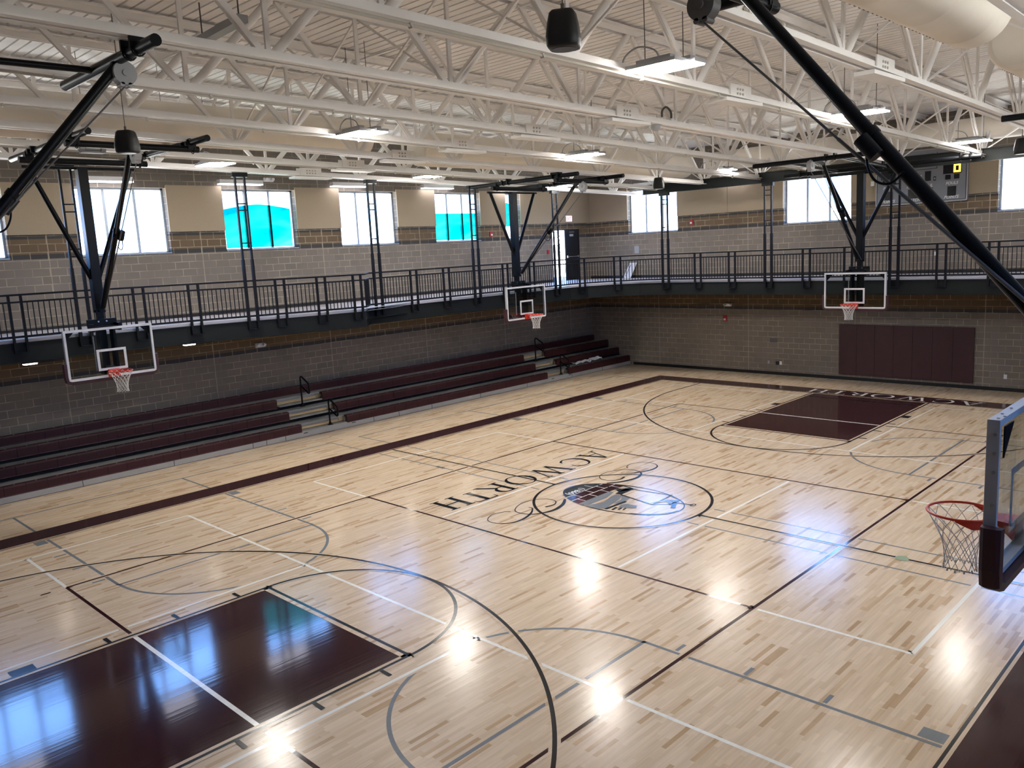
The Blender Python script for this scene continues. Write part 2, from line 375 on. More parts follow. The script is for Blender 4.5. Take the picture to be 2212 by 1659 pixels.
for sx in (-1, 1):
    lineg(*mr, sx * 15, -30, sx * 15, 30, W1)
    for sy in (-1, 1): seg('volleyball_lines', 'pmaroon', Z['maroon'], sx * 15, sy * 30.8, sx * 15, sy * 31.3, .12)
for yy in (-30, -10, 10, 30):
    if abs(yy) == 30:
        for sx in (-1, 1): lineg(*mr, sx * 6.2, yy, sx * 15, yy, W1)
    else: lineg(*mr, -15, yy, 15, yy, W1)
bk = ('basketball_lines', 'pblack', Z['gap3'], Z['black'])
for sx in (-1, 1):
    lineg(*bk, sx * 25.08, -42, sx * 25.08, 42, 0.12); lineg(*bk, sx * 6.0, 0, sx * 25, 0, W1)
for sy in (-1, 1):
    seg('basketball_lines', 'pblack', Z['black'], -25, sy * 42, 25, sy * 42, 0.12)
    seg('bare_wood_margin', 'wood', Z['gap3'], -25, sy * 42, 25, sy * 42, 0.3)
    rect('key_paint', 'pmaroon', Z['key'], -5.68, 5.68, *sorted((sy * 23.32, sy * 41.85)))
    for sx in (-1, 1):
        seg('key_margin', 'wood', Z['gap3'], sx * 5.94, sy * 42, sx * 5.94, sy * 22.9, 0.52)
        seg('basketball_lines', 'pblack', Z['black'], sx * 5.94, sy * 42, sx * 5.94, sy * 22.9, 0.16)
        seg('basketball_lines', 'pblack', Z['black'], sx * 19.75, sy * 42, sx * 19.75, sy * 36.75, W1)
        xa, xb = sorted((sx * 6.03, sx * 6.68))
        for yy in (31.0, 27.78, 24.58): rect('basketball_lines', 'pblack', Z['black'], xa, xb, *sorted((sy * yy - .09, sy * yy + .09)))
        rect('lane_block_marks_black', 'pblack', Z['black'], xa, xb, *sorted((sy * 34.05, sy * 35.02)))
    seg('key_margin', 'wood', Z['gap3'], -5.95, sy * 23.08, 5.95, sy * 23.08, 0.5)
    seg('basketball_lines', 'pblack', Z['black'], -6.02, sy * 23.0, 6.02, sy * 23.0, 0.17)
    seg('key_white_lines', 'pwhite', Z['white'], -5.7, sy * 30, 5.7, sy * 30, 0.2)
    seg('key_white_lines', 'pwhite', Z['white'], -5.7, sy * 40, 5.7, sy * 40, 0.17)
    a = 0 if sy < 0 else 180
    for nm, mm, zz, ww in (('bare_wood_margin', 'wood', Z['gap3'], W1 + 2 * GAP), ('basketball_lines', 'pblack', Z['black'], W1)):
        arc(nm, mm, zz, 0, sy * 23, 5.95, ww, a, a + 180, 96)
        arc(nm, mm, zz + .0004, 0, sy * 36.75, 19.75, ww, a, a + 180, 160)
arc('bare_wood_margin', 'wood', Z['gap3'], 0, 0, 5.92, .45, 0, 360, 120)
arc('basketball_lines', 'pblack', Z['black'], 0, 0, 5.92, 0.19, 0, 360, 160)
BI, BO = 25.27, 27.45
for sx in (-1, 1): rect('border_band', 'pmaroon', Z['key'], *sorted((sx * BI, sx * BO)), -44.85, 44.85)
for sy in (-1, 1): rect('border_band', 'pmaroon', Z['key'], -BI, BI, *sorted((sy * 42.2, sy * 44.85)))
arc('net_post_cap', 'pgreen', Z['top'], 18.09, 0, .17, .34, 0, 360, 24)
for px in (-21.2, -17.0, -16.5): rect('floor_plates', 'pgrey', Z['top'], px - .2, px + .2, -.2 if px < -20 else -1.75, .2 if px < -20 else -1.45)
# ---------------- serif capitals
def ell(cx, cy, rx, ry, a0=0, a1=360, n=40): return [(cx + rx * math.cos(math.radians(a0 + (a1 - a0) * i / n)), cy + ry * math.sin(math.radians(a0 + (a1 - a0) * i / n))) for i in range(n + 1)]
def ringq(cx, cy, rxo, ryo, rxi, ryi, a0=0, a1=360, n=40):
    o = ell(cx, cy, rxo, ryo, a0, a1, n); i = ell(cx, cy, rxi, ryi, a0, a1, n)
    return [[o[k], o[k + 1], i[k + 1], i[k]] for k in range(n)]
def rq(x0, x1, y0, y1): return [(x0, y0), (x1, y0), (x1, y1), (x0, y1)]
def stk(x0, y0, x1, y1, w): return [(x0 - w / 2, y0), (x0 + w / 2, y0), (x1 + w / 2, y1), (x1 - w / 2, y1)]
GL = {
 'H': [rq(.12, .26, 0, 1), rq(.70, .84, 0, 1), rq(.26, .70, .47, .525)] + [rq(a, b, c, d) for a, b in ((.02, .36), (.60, .94)) for c, d in ((0, .035), (.965, 1))],
 'T': [rq(.38, .53, 0, 1), rq(.03, .88, .955, 1), [(.03, .955), (.07, .955), (.045, .78), (.03, .78)], [(.84, .955), (.88, .955), (.88, .78), (.865, .78)], rq(.27, .64, 0, .035)],
 'A': [stk(.14, 0, .49, 1, .05), stk(.86, 0, .50, 1, .14), rq(.25, .72, .32, .365), rq(.0, .30, 0, .035), rq(.70, 1.02, 0, .035)],
 'W': [stk(.13, 1, .40, 0, .12), stk(.66, 1, .40, 0, .045), stk(.64, 1, .93, 0, .12), stk(1.2, 1, .93, 0, .045), rq(0, .28, .965, 1), rq(.52, .80, .965, 1), rq(1.06, 1.32, .965, 1)],
 'O': ringq(.52, .5, .52, .52, .385, .485, 0, 360, 48),
 'C': ringq(.52, .5, .52, .52, .385, .48, 48, 318, 40) + [rq(.85, .885, .64, .92), [(.82, .10), (.86, .10), (.92, .28), (.905, .28)]],
 'R': [rq(.12, .27, 0, 1), rq(.02, .38, 0, .035), rq(.02, .30, .965, 1), rq(.27, .42, .958, 1), rq(.27, .42, .47, .51), stk(.93, 0, .50, .49, .14), rq(.86, 1.06, 0, .035)] + ringq(.40, .735, .32, .265, .18, .222, -90, 90, 24)}
def word(mb, letters, right, up, z):
    """letters: (glyph, x, y of lower left, height, width scale)"""
    for ch, ox, oy, h, ws in letters:
        for poly in GL[ch]:
            mb.flat([(ox + right[0] * px * h * ws + up[0] * py * h, oy + right[1] * px * h * ws + up[1] * py * h, z) for px, py in poly])
mb = MB()
word(mb, [('A', -9.92, 9.25, 2.3, .95), ('C', -9.95, 6.75, 2.4, .95), ('W', -9.9, 4.2, 2.4, 1.05), ('O', -10.0, 0.62, 2.3, 1.0),
          ('R', -9.97, -2.1, 2.4, .92), ('T', -9.7, -4.25, 2.3, .95), ('H', -9.95, -6.3, 2.35, 1.0)], (0, -1), (1, 0), Z['top'])
mb.build('court_lettering', 'pblack', floor)
mb = MB()
xs = [10.3, 7.75, 5.35, 2.1, -0.55, -2.7, -4.85]
word(mb, [(c, x, 44.35, 1.85, ws) for c, x, ws in zip('ACWORTH', xs, (1.15, 1.1, 1.15, 1.2, 1.1, 1.1, 1.15))], (-1, 0), (0, -1), Z['top'])
xs2 = [-10.3, -7.75, -5.35, -2.1, 0.55, 2.7, 4.85]
word(mb, [(c, x, -44.35, 1.85, ws) for c, x, ws in zip('ACWORTH', xs2, (1.15, 1.1, 1.15, 1.2, 1.1, 1.1, 1.15))], (1, 0), (0, 1), Z['top'])
mb.build('baseline_lettering', 'pwhite', floor)
# ---------------- centre emblem
def flats(name, m, polys, z):
    mb = MB()
    for p in polys: mb.flat([(x, y, z) for x, y in p])
    return mb.build(name, m, floor)
def spline(pts, sub=8):
    out = []
    for i in range(len(pts) - 1):
        p0 = pts[max(i - 1, 0)]; p1 = pts[i]; p2 = pts[i + 1]; p3 = pts[min(i + 2, len(pts) - 1)]
        for k in range(sub):
            t = k / sub
            out.append(tuple(0.5 * (2 * b + (c - a) * t + (2 * a - 5 * b + 4 * c - d) * t * t + (3 * b - a - 3 * c + d) * t ** 3) for a, b, c, d in zip(p0, p1, p2, p3)))
    out.append(pts[-1]); return out
def ribbon(mb, pts, wf, z):
    n = len(pts); v = []; f = []
    for i, p in enumerate(pts):
        a = pts[max(i - 1, 0)]; b = pts[min(i + 1, n - 1)]; d = Vector((b[0] - a[0], b[1] - a[1])).normalized(); w = wf(i / (n - 1)) / 2
        v += [(p[0] - d.y * w, p[1] + d.x * w, z), (p[0] + d.y * w, p[1] - d.x * w, z)]
        if i: f.append((2 * i - 2, 2 * i - 1, 2 * i + 1, 2 * i))
    mb.add(v, f)
sw = MB()
A1 = spline([(-3.86, -5.05), (-3.5, -5.08), (-2.88, -5.9), (-2.5, -7.1), (-2.68, -8.1), (-3.4, -8.62), (-4.2, -8.5), (-4.75, -7.6), (-4.55, -6.75), (-4.2, -6.4)])
A2 = spline([(-3.05, -2.3), (-2.4, -3.3), (-2.12, -4.6), (-2.5, -5.75), (-3.2, -6.2), (-4.0, -6.15), (-4.55, -5.5), (-4.86, -4.55), (-4.65, -3.55), (-4.05, -2.95), (-3.3, -3.0), (-2.88, -3.6), (-3.0, -4.35)])
for s in (-1, 1):
    for P_, wf in ((A1, lambda t: .05 + .13 * math.exp(-((t - .3) / .16) ** 2)), (A2, lambda t: .06 + .20 * math.exp(-((t - .12) / .14) ** 2) + .10 * math.exp(-((t - .97) / .07) ** 2))):
        ribbon(sw, [(x, -s * y) if s > 0 else (x, y) for x, y in P_], wf, Z['top'])
sw.build('emblem_scrolls', 'pblack', floor)
E0 = lambda a, ins=0: (-0.05 + (4.62 - ins) * math.cos(math.radians(a)), 0.05 + (2.8 - ins) * math.sin(math.radians(a)))
mb = MB()
o_ = [E0(k * 3) for k in range(121)]; i_ = [E0(k * 3, .07 + .10 * (1 + math.cos(math.radians(k * 3 - 180))) / 2 * (k > 30) + .12 * (abs(k * 3 - 330) < 30)) for k in range(121)]
for k in range(120): mb.flat([(*o_[k], Z['top']), (*o_[k + 1], Z['top']), (*i_[k + 1], Z['top']), (*i_[k], Z['top'])])
mb.build('emblem_outline', 'pblack', floor)
def inside(pts, xa, xb):                     # slice of the emblem oval between two x
    out = []
    for k in range(13):
        x = xa + (xb - xa) * k / 12; q = math.sqrt(max(0, 1 - ((x + .05) / 4.55) ** 2)) * 2.74; out.append((x, q))
    return [(x, .05 + q) for x, q in out] + [(x, .05 - q) for x, q in out[::-1]]
flats('emblem_band', 'fascia', [inside(None, -4.5, -3.2)], Z['top'] + .001)
flats('emblem_brickwork', 'pmaroon', [inside(None, -3.2, -1.65)], Z['top'] + .001)
mo = [[(-3.23, -2.0), (-3.17, -2.0), (-3.17, 2.0), (-3.23, 2.0)], [(-2.42, -2.4), (-2.36, -2.4), (-2.36, 2.4), (-2.42, 2.4)]]
for x0, x1, off in ((-4.0, -3.2, 1.05), (-3.2, -2.4, .1), (-2.4, -1.65, .8)):
    yy = -2.6 + off
    while yy < 2.4:
        q = math.sqrt(max(0, 1 - ((x0 + .05) / 4.55) ** 2)) * 2.7
        if abs(yy) < q and not (x0 < -3.5 and yy < .5): mo.append([(x0, yy - .03), (x1, yy - .03), (x1, yy + .03), (x0, yy + .03)])
        yy += 1.25
flats('emblem_mortar', 'pwhite', mo, Z['top'] + .002)
mb = MB(); write(mb, '(1860)', (-3.95, .35, Z['top'] + .003), (0, -1, 0), (1, 0, 0), .62, 1.75, 0); mb.build('emblem_year', 'pwhite', floor)
flats('emblem_sails', 'plgrey', [
    [(-1.65, -2.6), (-1.65, .9), (-1.29, .8), (-.94, -.41), (-.96, -2.1), (-1.35, -2.68)],
    [(-1.2, -2.66), (-.75, -2.0), (-.5, -1.3), (-.83, -.17), (-.91, .59), (-.3, .54), (0, -.37), (.2, -1.35), (.45, -2.2), (.1, -2.66)],
    [(-.3, .45), (.42, .38), (.62, -.42), (.42, -1.1), (.22, -1.2), (.1, -.2)], [(.75, -1.1), (.99, -.75), (1.76, -.69), (1.98, -1.12), (1.56, -1.43), (.99, -1.67)],
    [(2.1, .3), (2.55, 1.4), (3.3, 1.9), (3.3, .75), (2.9, 1.1)]], Z['top'] + .001)
mb = MB()
for p, q, w_ in (((-3.6, 1.55), (-1.3, 1.7), .16), ((-1.35, 1.25), (-.75, 2.25), .55), ((-.8, .7), (-.9, 2.0), .5), ((-.57, .66), (2.42, .08), .13), ((-1.7, 2.45), (-.3, 2.2), .1), ((-.3, 2.2), (2.0, 2.45), .09),
                 ((2.0, 2.45), (3.3, 1.95), .08), ((2.4, .1), (2.3, 2.6), .08), ((2.4, .1), (3.3, .8), .08), ((3.3, .7), (3.4, 1.95), .1), ((3.3, 1.2), (4.6, 1.5), .08), ((2.9, 1.4), (4.5, 1.42), .06),
                 ((.5, -2.44), (.6, -.35), .22), ((.95, -2.3), (.87, -1.7), .16), ((1.25, -2.05), (1.2, -1.6), .14), ((1.53, -1.9), (1.45, -1.5), .12), ((3.35, 1.3), (3.9, .2), .3)):
    ribbon(mb, [p, q], lambda t, w_=w_: w_, Z['top'] + .003)
arcp = [(4.6 + .14 * math.cos(k * PI / 8), 1.5 + .22 * math.sin(k * PI / 8)) for k in range(17)]
ribbon(mb, arcp, lambda t: .06, Z['top'] + .003)
mb.build('emblem_lamp_post', 'pblack', floor)
for k, (b_, m_) in LY.items(): b_.build(k, m_, floor)

# ---------------- walls with window openings
TH = 1.0
def wall(name, axis, side, openings, top=31.0):
    """axis 0: wall along y at x=side*XW; axis 1: wall along x at y=side*YW. openings: (a0,a1,z0,z1)"""
    mb = MB(); L_ = YW + TH if axis == 0 else XW
    cuts = sorted({-L_, L_} | {a for o in openings for a in o[:2]})
    def bx(a0, a1, z0, z1):
        if z1 - z0 < 1e-6: return
        if axis == 0: mb.box(*sorted((side * XW, side * (XW + TH))), a0, a1, z0, z1)
        else: mb.box(a0, a1, *sorted((side * YW, side * (YW + TH))), z0, z1)
    for a0, a1 in zip(cuts[:-1], cuts[1:]):
        op = [o for o in openings if o[0] <= a0 + 1e-6 and o[1] >= a1 - 1e-6]
        if op: bx(a0, a1, 0, op[0][2]); bx(a0, a1, op[0][3], top)
        else: bx(a0, a1, 0, top)
    return struct(mb.build(name, 'wall_y' if axis == 0 else 'wall_x'))
LW = [(-44.1, -36.2), (-30.75, -22.85), (-17.42, -9.52), (-4.1, 3.84), (9.2, 16.9), (22.6, 29.95), (34.5, 37.25)]
DOOR = (43.3, 49.2, 12.14, 19.3)
FW = [(-36.7, -28.75), (-13.96, -5.95), (8.75, 16.75), (31.4, 39.3)]
WZ = (18.2, 24.05)
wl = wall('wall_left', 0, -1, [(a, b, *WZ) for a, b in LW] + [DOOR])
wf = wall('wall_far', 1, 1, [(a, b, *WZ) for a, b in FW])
RWN = [(-30, -22), (-16.7, -8.8), (-4, 4), (9, 17), (22.6, 30)]  # unseen right-hand windows, added to let daylight in from that side
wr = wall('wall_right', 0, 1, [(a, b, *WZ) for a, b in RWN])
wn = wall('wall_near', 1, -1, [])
def window(n, axis, side, a0, a1, mull):
    z0, z1 = WZ
    def B(mb, p0, p1, q0, q1, u0, u1):       # p along the wall, q inward depth from the wall face (negative = outward), u height
        if axis == 0: mb.box(*sorted((side * (XW - q0), side * (XW - q1))), p0, p1, u0, u1)
        else: mb.box(p0, p1, *sorted((side * (YW - q0), side * (YW - q1))), u0, u1)
    r = srt('window_%d' % n)
    fr = MB(); t = .17
    B(fr, a0, a1, -.85, -.6, z0, z0 + t); B(fr, a0, a1, -.85, -.6, z1 - t, z1); B(fr, a0, a0 + t, -.85, -.6, z0, z1); B(fr, a1 - t, a1, -.85, -.6, z0, z1)
    fr.build('window_frame', 'frame', r)
    for k in range(1, mull + 1):
        m_ = MB(); c = a0 + (a1 - a0) * k / (mull + 1); B(m_, c - .12, c + .12, -.85, -.58, z0 + t, z1 - t); m_.build('mullion', 'frame', r)
    gl = MB(); B(gl, a0 + t, a1 - t, -.76, -.73, z0 + t, z1 - t); gl.build('window_pane', 'wglass', r)
    si = MB(); B(si, a0, a1, -.6, .06, z0 - .02, z0 + .06); si.build('window_sill', 'frame', r)
    # daylight portal, only guides the sampling of the sky
    l = bpy.data.lights.new('window_daylight', 'AREA'); l.shape = 'RECTANGLE'; l.size = (a1 - a0) * FT; l.size_y = (z1 - z0) * FT; l.cycles.is_portal = True
    lo = bpy.data.objects.new('window_daylight', l); col.objects.link(lo); c = (a0 + a1) / 2; zm = (z0 + z1) / 2
    if axis == 0: lo.location = (side * (XW + .95) * FT, c * FT, zm * FT); lo.rotation_euler = (PI / 2, 0, side * PI / 2)
    else: lo.location = (c * FT, side * (YW + .95) * FT, zm * FT); lo.rotation_euler = (PI / 2, 0, PI if side > 0 else 0)
    if axis == 0: lo.rotation_euler = (PI / 2, 0, PI / 2 if side > 0 else -PI / 2)
    if axis == 1: lo.rotation_euler = (PI / 2, 0, PI if side > 0 else 0)
n_ = 0
for a0, a1 in LW: n_ += 1; window(n_, 0, -1, a0, a1, 2 if a1 - a0 > 5 else 0)
for a0, a1 in FW: n_ += 1; window(n_, 1, 1, a0, a1, 2)
for a0, a1 in RWN: n_ += 1; window(n_, 0, 1, a0, a1, 2)
# tan acoustic panels between the windows
def spans(ops, lo, hi):
    c = lo; out = []
    for a, b in sorted(ops):
        if a > c: out.append((c, a))
        c = max(c, b)
    if c < hi: out.append((c, hi))
    return out
for a, b in spans(LW, -YW, YW - .02):
    MB().box(-XW, -XW + .16, a + .01, b - .01, 20.1, 24.3).build('acoustic_panel', 'panel', wl)
for a, b in spans(FW, -XW + .18, XW):
    k = max(1, round((b - a) / 8))
    for i in range(k):
        p = a + (b - a) * i / k; q = a + (b - a) * (i + 1) / k
        MB().box(p + .02, q - .02, YW - .16, YW, 20.1, 24.3).build('acoustic_panel', 'panel', wf)
# baseboards
struct(MB().box(-36.4, XW, YW - .09, YW, 0, .36).build('baseboard_far', 'blackm'))
struct(MB().box(-XW, XW, YW - .05, YW, 12.14, 12.5).build('baseboard_track_far', 'blackm'))
struct(MB().box(-XW, -XW + .05, -YW, 43.2, 12.2, 12.5).build('baseboard_track_left', 'blackm'))
struct(MB().box(XW - .08, XW, -YW, YW, 0, .36).build('baseboard_right', 'blackm'))
# ---------------- roof deck with narrow ribs
rd = MB(); y = -YW; prof = []
while y < YW:
    prof += [(y, 0), (y + .545, 0), (y + .56, .30), (y + .652, .30)]
    y += .6667
v = []; f = []
for x in (-XW, XW):
    for (yy, d) in prof: v.append((x, min(yy, YW + .3), zc(yy) + d))
n = len(prof)
for i in range(n - 1): f.append((i, i + 1, n + i + 1, n + i))
rd.add(v, f)
ceil_ = struct(rd.build('ceiling', 'deckw'))
MB().add([(-XW - 1, -YW - 1, zc(-YW) + .6), (XW + 1, -YW - 1, zc(-YW) + .6), (XW + 1, YW + 1, zc(YW) + .6), (-XW - 1, YW + 1, zc(YW) + .6)], [(0, 1, 2, 3)]).build('roof_board', 'deckw', ceil_)
# ---------------- door on the track level, left leaf standing open
d1 = srt('door_1')
fr = MB(); x = -XW
fr.box(x - .5, x + .04, 43.3, 43.45, 12.14, 19.3); fr.box(x - .5, x + .04, 49.05, 49.2, 12.14, 19.3); fr.box(x - .5, x + .04, 43.3, 49.2, 19.15, 19.3)
fr.build('door_frame', 'door', d1)
leaf = MB().box(x - .12, x + .02, 46.1, 49.05, 12.2, 19.15).build('door_leaf', 'door', d1)
MB().tube([(x + .2, 46.35, 15.5), (x + .2, 48.7, 15.5)], .07).box(x, x + .25, 46.3, 46.5, 15.35, 15.65).box(x, x + .25, 48.6, 48.8, 15.35, 15.65).build('push_bar', 'chrome', leaf)
MB().box(x, x + .04, 47.1, 47.9, 18.3, 18.6).build('door_sign', 'greyp', leaf)
MB().box(x, x + .15, 47.0, 48.0, 18.8, 18.98).build('door_closer', 'dgrey', leaf)
op = MB(); op.bar((x - .1, 43.5, 15.7), (x - 2.3, 41.9, 15.7), .12, 6.9); op.build('open_leaf', 'door', d1)
ol = MB()
for k in range(5): ol.bar((x - .9, 45.75, 16.2 + k * .55), (x - .9, 46.1, 16.2 + k * .55), .05, .16)
ol.build('louvre_edge', 'door', d1)
struct(MB().box(x - 14, x - 1, 30, 60, 11.6, 12.1).build('landing_outside', 'outside'))
l = bpy.data.lights.new('door_daylight', 'AREA'); l.shape = 'RECTANGLE'; l.size = 5.9 * FT; l.size_y = 7.1 * FT; l.cycles.is_portal = True
lo = bpy.data.objects.new('door_daylight', l); col.objects.link(lo); lo.location = ((x - .95) * FT, 46.25 * FT, 15.7 * FT); lo.rotation_euler = (PI / 2, 0, -PI / 2)
# ================================================================ elevated running track
DZ = 12.14
def zt(y, x): return DZ + (0.12 if (x < -33.6 and y < -5) else 0.0)
EDGE = [(-34.9, -28.0, 12.28), (-34.9, -20.8, 12.27), (-34.6, -13.0, 12.22), (-33.6, -6.5, 12.16), (-32.4, -.6, 12.12), (-31.9, 3.1, 12.10), (-33.45, 4.7, 12.14), (-33.5, 12, DZ), (-33.5, 19.1, DZ), (-33.5, 28, DZ), (-33.5, 35, DZ),
        (-32.9, 37.6, DZ), (-31.3, 40.4, DZ), (-28.6, 42.6, DZ), (-25.4, 43.6, DZ), (-20, 43.8, DZ), (-10, 43.8, DZ), (0, 43.9, DZ), (10.4, 44.0, DZ), (26, 44.0, DZ)]
FULL = [(-34.9, -36.0, 12.28)] + EDGE + [(31.5, 41.5, DZ), (34.5, 36, DZ), (34.5, -36, DZ), (31.5, -41.5, DZ), (26, -44.6, DZ), (-26, -44.6, DZ), (-31.5, -41.5, 12.2)]
tr = thing('running_track', 'dark elevated walking track with a pale edge strip running round the hall', 'walking track', (-XW, 0, 10.3))
def outward(p):
    x, y = p[0], p[1]
    cx = -XW + .03 if x < 0 else XW - .03; cyy = YW - .03 if y > 0 else -YW + .03
    if abs(x) > 33.0 and abs(y) < 37: return (cx, y)
    if abs(y) > 43.0 and abs(x) < 28: return (x, cyy)
    return (cx, cyy)
def deckring(z0, z1, inset=0.0):
    mb = MB(); n = len(FULL); v = []; f = []
    for p in FULL:
        o = outward(p); dz = p[2] - DZ
        v += [(p[0], p[1], z1 + dz), (o[0], o[1], z1 + dz), (p[0], p[1], z0 + dz), (o[0], o[1], z0 + dz)]
    for i in range(n):
        a = 4 * i; b = 4 * ((i + 1) % n)
        f += [(a, b, b + 1, a + 1), (a + 2, a + 3, b + 3, b + 2), (a, a + 2, b + 2, b), (a + 1, b + 1, b + 3, a + 3)]
    return mb.add(v, f)
deckring(DZ - .24, DZ).build('deck', 'slabedge', tr)
def pathoff(path, d):
    out = []
    for i, p in enumerate(path):
        a = path[max(i - 1, 0)]; b = path[min(i + 1, len(path) - 1)]
        t = Vector((b[0] - a[0], b[1] - a[1])).normalized(); out.append((p[0] + t.y * d, p[1] - t.x * d, p[2]))
    return out
CL = FULL + [FULL[0]]
fa = MB()
for i in range(len(CL) - 1):
    p, q = CL[i], CL[i + 1]
    fa.bar((p[0], p[1], p[2] - .24 - .74), (q[0], q[1], q[2] - .24 - .74), .10, 1.46)
    for dz in (-.26, -1.66): fa.bar((p[0], p[1], p[2] + dz), (q[0], q[1], q[2] + dz), .34, .06)
fa.build('edge_beam', 'fascia', tr)
deckring(DZ - 1.1, DZ - 1.0).build('soffit', 'fascia', tr)
# railing on the inner edge
def cum(path):
    d = [0]
    for a, b in zip(path[:-1], path[1:]): d.append(d[-1] + math.hypot(b[0] - a[0], b[1] - a[1]))
    return d
RP = pathoff(EDGE, .24); RD = cum(RP)
def at_d(s):
    s = min(max(s, 0), RD[-1] - 1e-6)
    for i in range(len(RD) - 1):
        if RD[i + 1] >= s:
            t = (s - RD[i]) / (RD[i + 1] - RD[i]); return tuple(a + (b - a) * t for a, b in zip(RP[i], RP[i + 1]))
def d_of(x=None, y=None):
    best = None
    for k in range(0, int(RD[-1] * 10)):
        p = at_d(k / 10)
        if x is None: e = abs(p[1] - y) + (0 if p[0] < -31 else 50)
        else: e = abs(p[0] - x) + (0 if p[1] > 40 else 50)
        if best is None or e < best[0]: best = (e, k / 10)
    return best[1]
HY = [-20.8, -7.5, 5.8, 19.1, 32.4]; HX = [-25.2, -11.8, 1.7, 15.1]
HD = [d_of(y=y) for y in HY] + [d_of(x=x) for x in HX]
PD = [d_of(y=y) for y in (-25.3, -16.6, -12.2, -4.9, -1.2, 2.4, 10.3, 14.7, 23.5, 27.9, 36.6)] + [d_of(x=x) for x in (-30.6, -20.8, -16.3, -7.4, -2.9, 6.1, 10.6, 19.6)]
PD.sort()
rl = thing('track_railing', 'charcoal guard railing with thin balusters along the edge of the raised track', 'railing', (-33.5, 0, 10.8))
def rail(name, dz, w, h, s0=0, s1=None):
    mb = MB(); s1 = s1 or RD[-1]
    pts = [at_d(s0)] + [RP[i] for i in range(len(RP)) if s0 < RD[i] < s1] + [at_d(s1 - .001)]
    for a, b in zip(pts[:-1], pts[1:]): mb.bar((a[0], a[1], a[2] + dz), (b[0], b[1], b[2] + dz), w, h)
    return mb.build(name, 'track', rl)
rail('top_rail', 3.22, .16, .14); rail('mid_rail', 2.70, .14, .13); rail('bottom_rail', .20, .10, .16)
ALLP = sorted(HD + PD)
def pair(s):
    a = at_d(s - .40); b = at_d(s + .40); return a, b
for s in PD:
    mb = MB(); a, b = pair(s)
    for p in (a, b): mb.bar((p[0], p[1], p[2] - .98), (p[0], p[1], p[2] + 3.22), .2, .16, up=(0, 1, 0))
    mb.bar((a[0], a[1], a[2] - .95), (b[0], b[1], b[2] - .95), .3, .06)
    mb.build('double_post', 'track', rl)
lim = [0] + [x for s in ALLP for x in (s - .4, s + .4)] + [RD[-1]]
for i in range(0, len(lim) - 1, 2):
    s0, s1 = lim[i], lim[i + 1]; L_ = s1 - s0
    if L_ < .5: continue
    k = max(1, int(L_ / .345)); mb = MB()
    for j in range(1, k):
        p = at_d(s0 + L_ * j / k); mb.bar((p[0], p[1], p[2] + .12), (p[0], p[1], p[2] + 2.7), .06, .06, up=(0, 1, 0))
    mb.build('baluster_panel', 'track', rl)
# ladder-shaped hangers carrying the track
ordi = ['nearest the camera', 'second from the camera', 'third from the camera', 'fourth from the camera', 'next to the open door']
for k, s in enumerate(HD):
    a, b = pair(s); c = at_d(s); left = k < 5
    top = zb(c[1]) - .02 if left else 22.72
    lab = ('black ladder-shaped track hanger along the left window wall, %s' % ordi[k]) if left else ('black ladder-shaped track hanger below the dark far beam, %s' % ['at the leftmost far window', 'left of the middle far window', 'in front of the scoreboard', 'right of the scoreboard'][k - 5])
    h = thing('track_hanger', lab, 'hanger post', (c[0], c[1], c[2] - 1), 'hangers of the raised track')
    for p in (a, b):
        mb = MB(); mb.bar((p[0], p[1], p[2] - .98), (p[0], p[1], 17.2), .26, .20, up=(0, 1, 0)); mb.bar((p[0], p[1], 17.2), (p[0], p[1], top), .18, .15, up=(0, 1, 0)); mb.build('post', 'track', h)
    for zz in (21.9, 21.35, 18.6, 18.05): MB().bar((a[0], a[1], zz), (b[0], b[1], zz), .12, .10).build('rung', 'track', h)
    MB().bar((a[0], a[1], c[2] - .95), (b[0], b[1], c[2] - .95), .34, .06).build('base_plate', 'track', h)
    mb = MB(); d = (Vector(b) - Vector(a)).normalized() * .25
    mb.bar(Vector((a[0], a[1], top - .18)) - d, Vector((b[0], b[1], top - .18)) + d, .42, .36); mb.build('cap', 'black', h)
# small lights under the track
for k, (x, y, w_) in enumerate(((-36.2, -24.5, 'far left beside the near hoop'), (-36.2, -12.2, 'above the near bleacher section'), (-36.2, 10.1, 'right of the track jog'), (-36.2, 18.8, 'left of the middle hoop'), (-36.2, .6, 'above the first bleacher aisle'))):
    t = thing('soffit_light', 'small light with dark bracket under the raised track, %s' % w_, 'light', (x, y, 10.2), 'lights under the track')
    MB().box(x - .3, x + .3, y - .5, y + .5, 10.36, 11.04).box(x - .2, x + .2, y + .5, y + 2.6, 10.30, 10.50).box(x - .1, x + .1, y + 2.3, y + 2.5, 10.5, 11.04).build('housing', 'blackm', t)
    MB().box(x - .28, x + .28, y - .42, y + .42, 10.26, 10.36).build('diffuser', 'under', t)

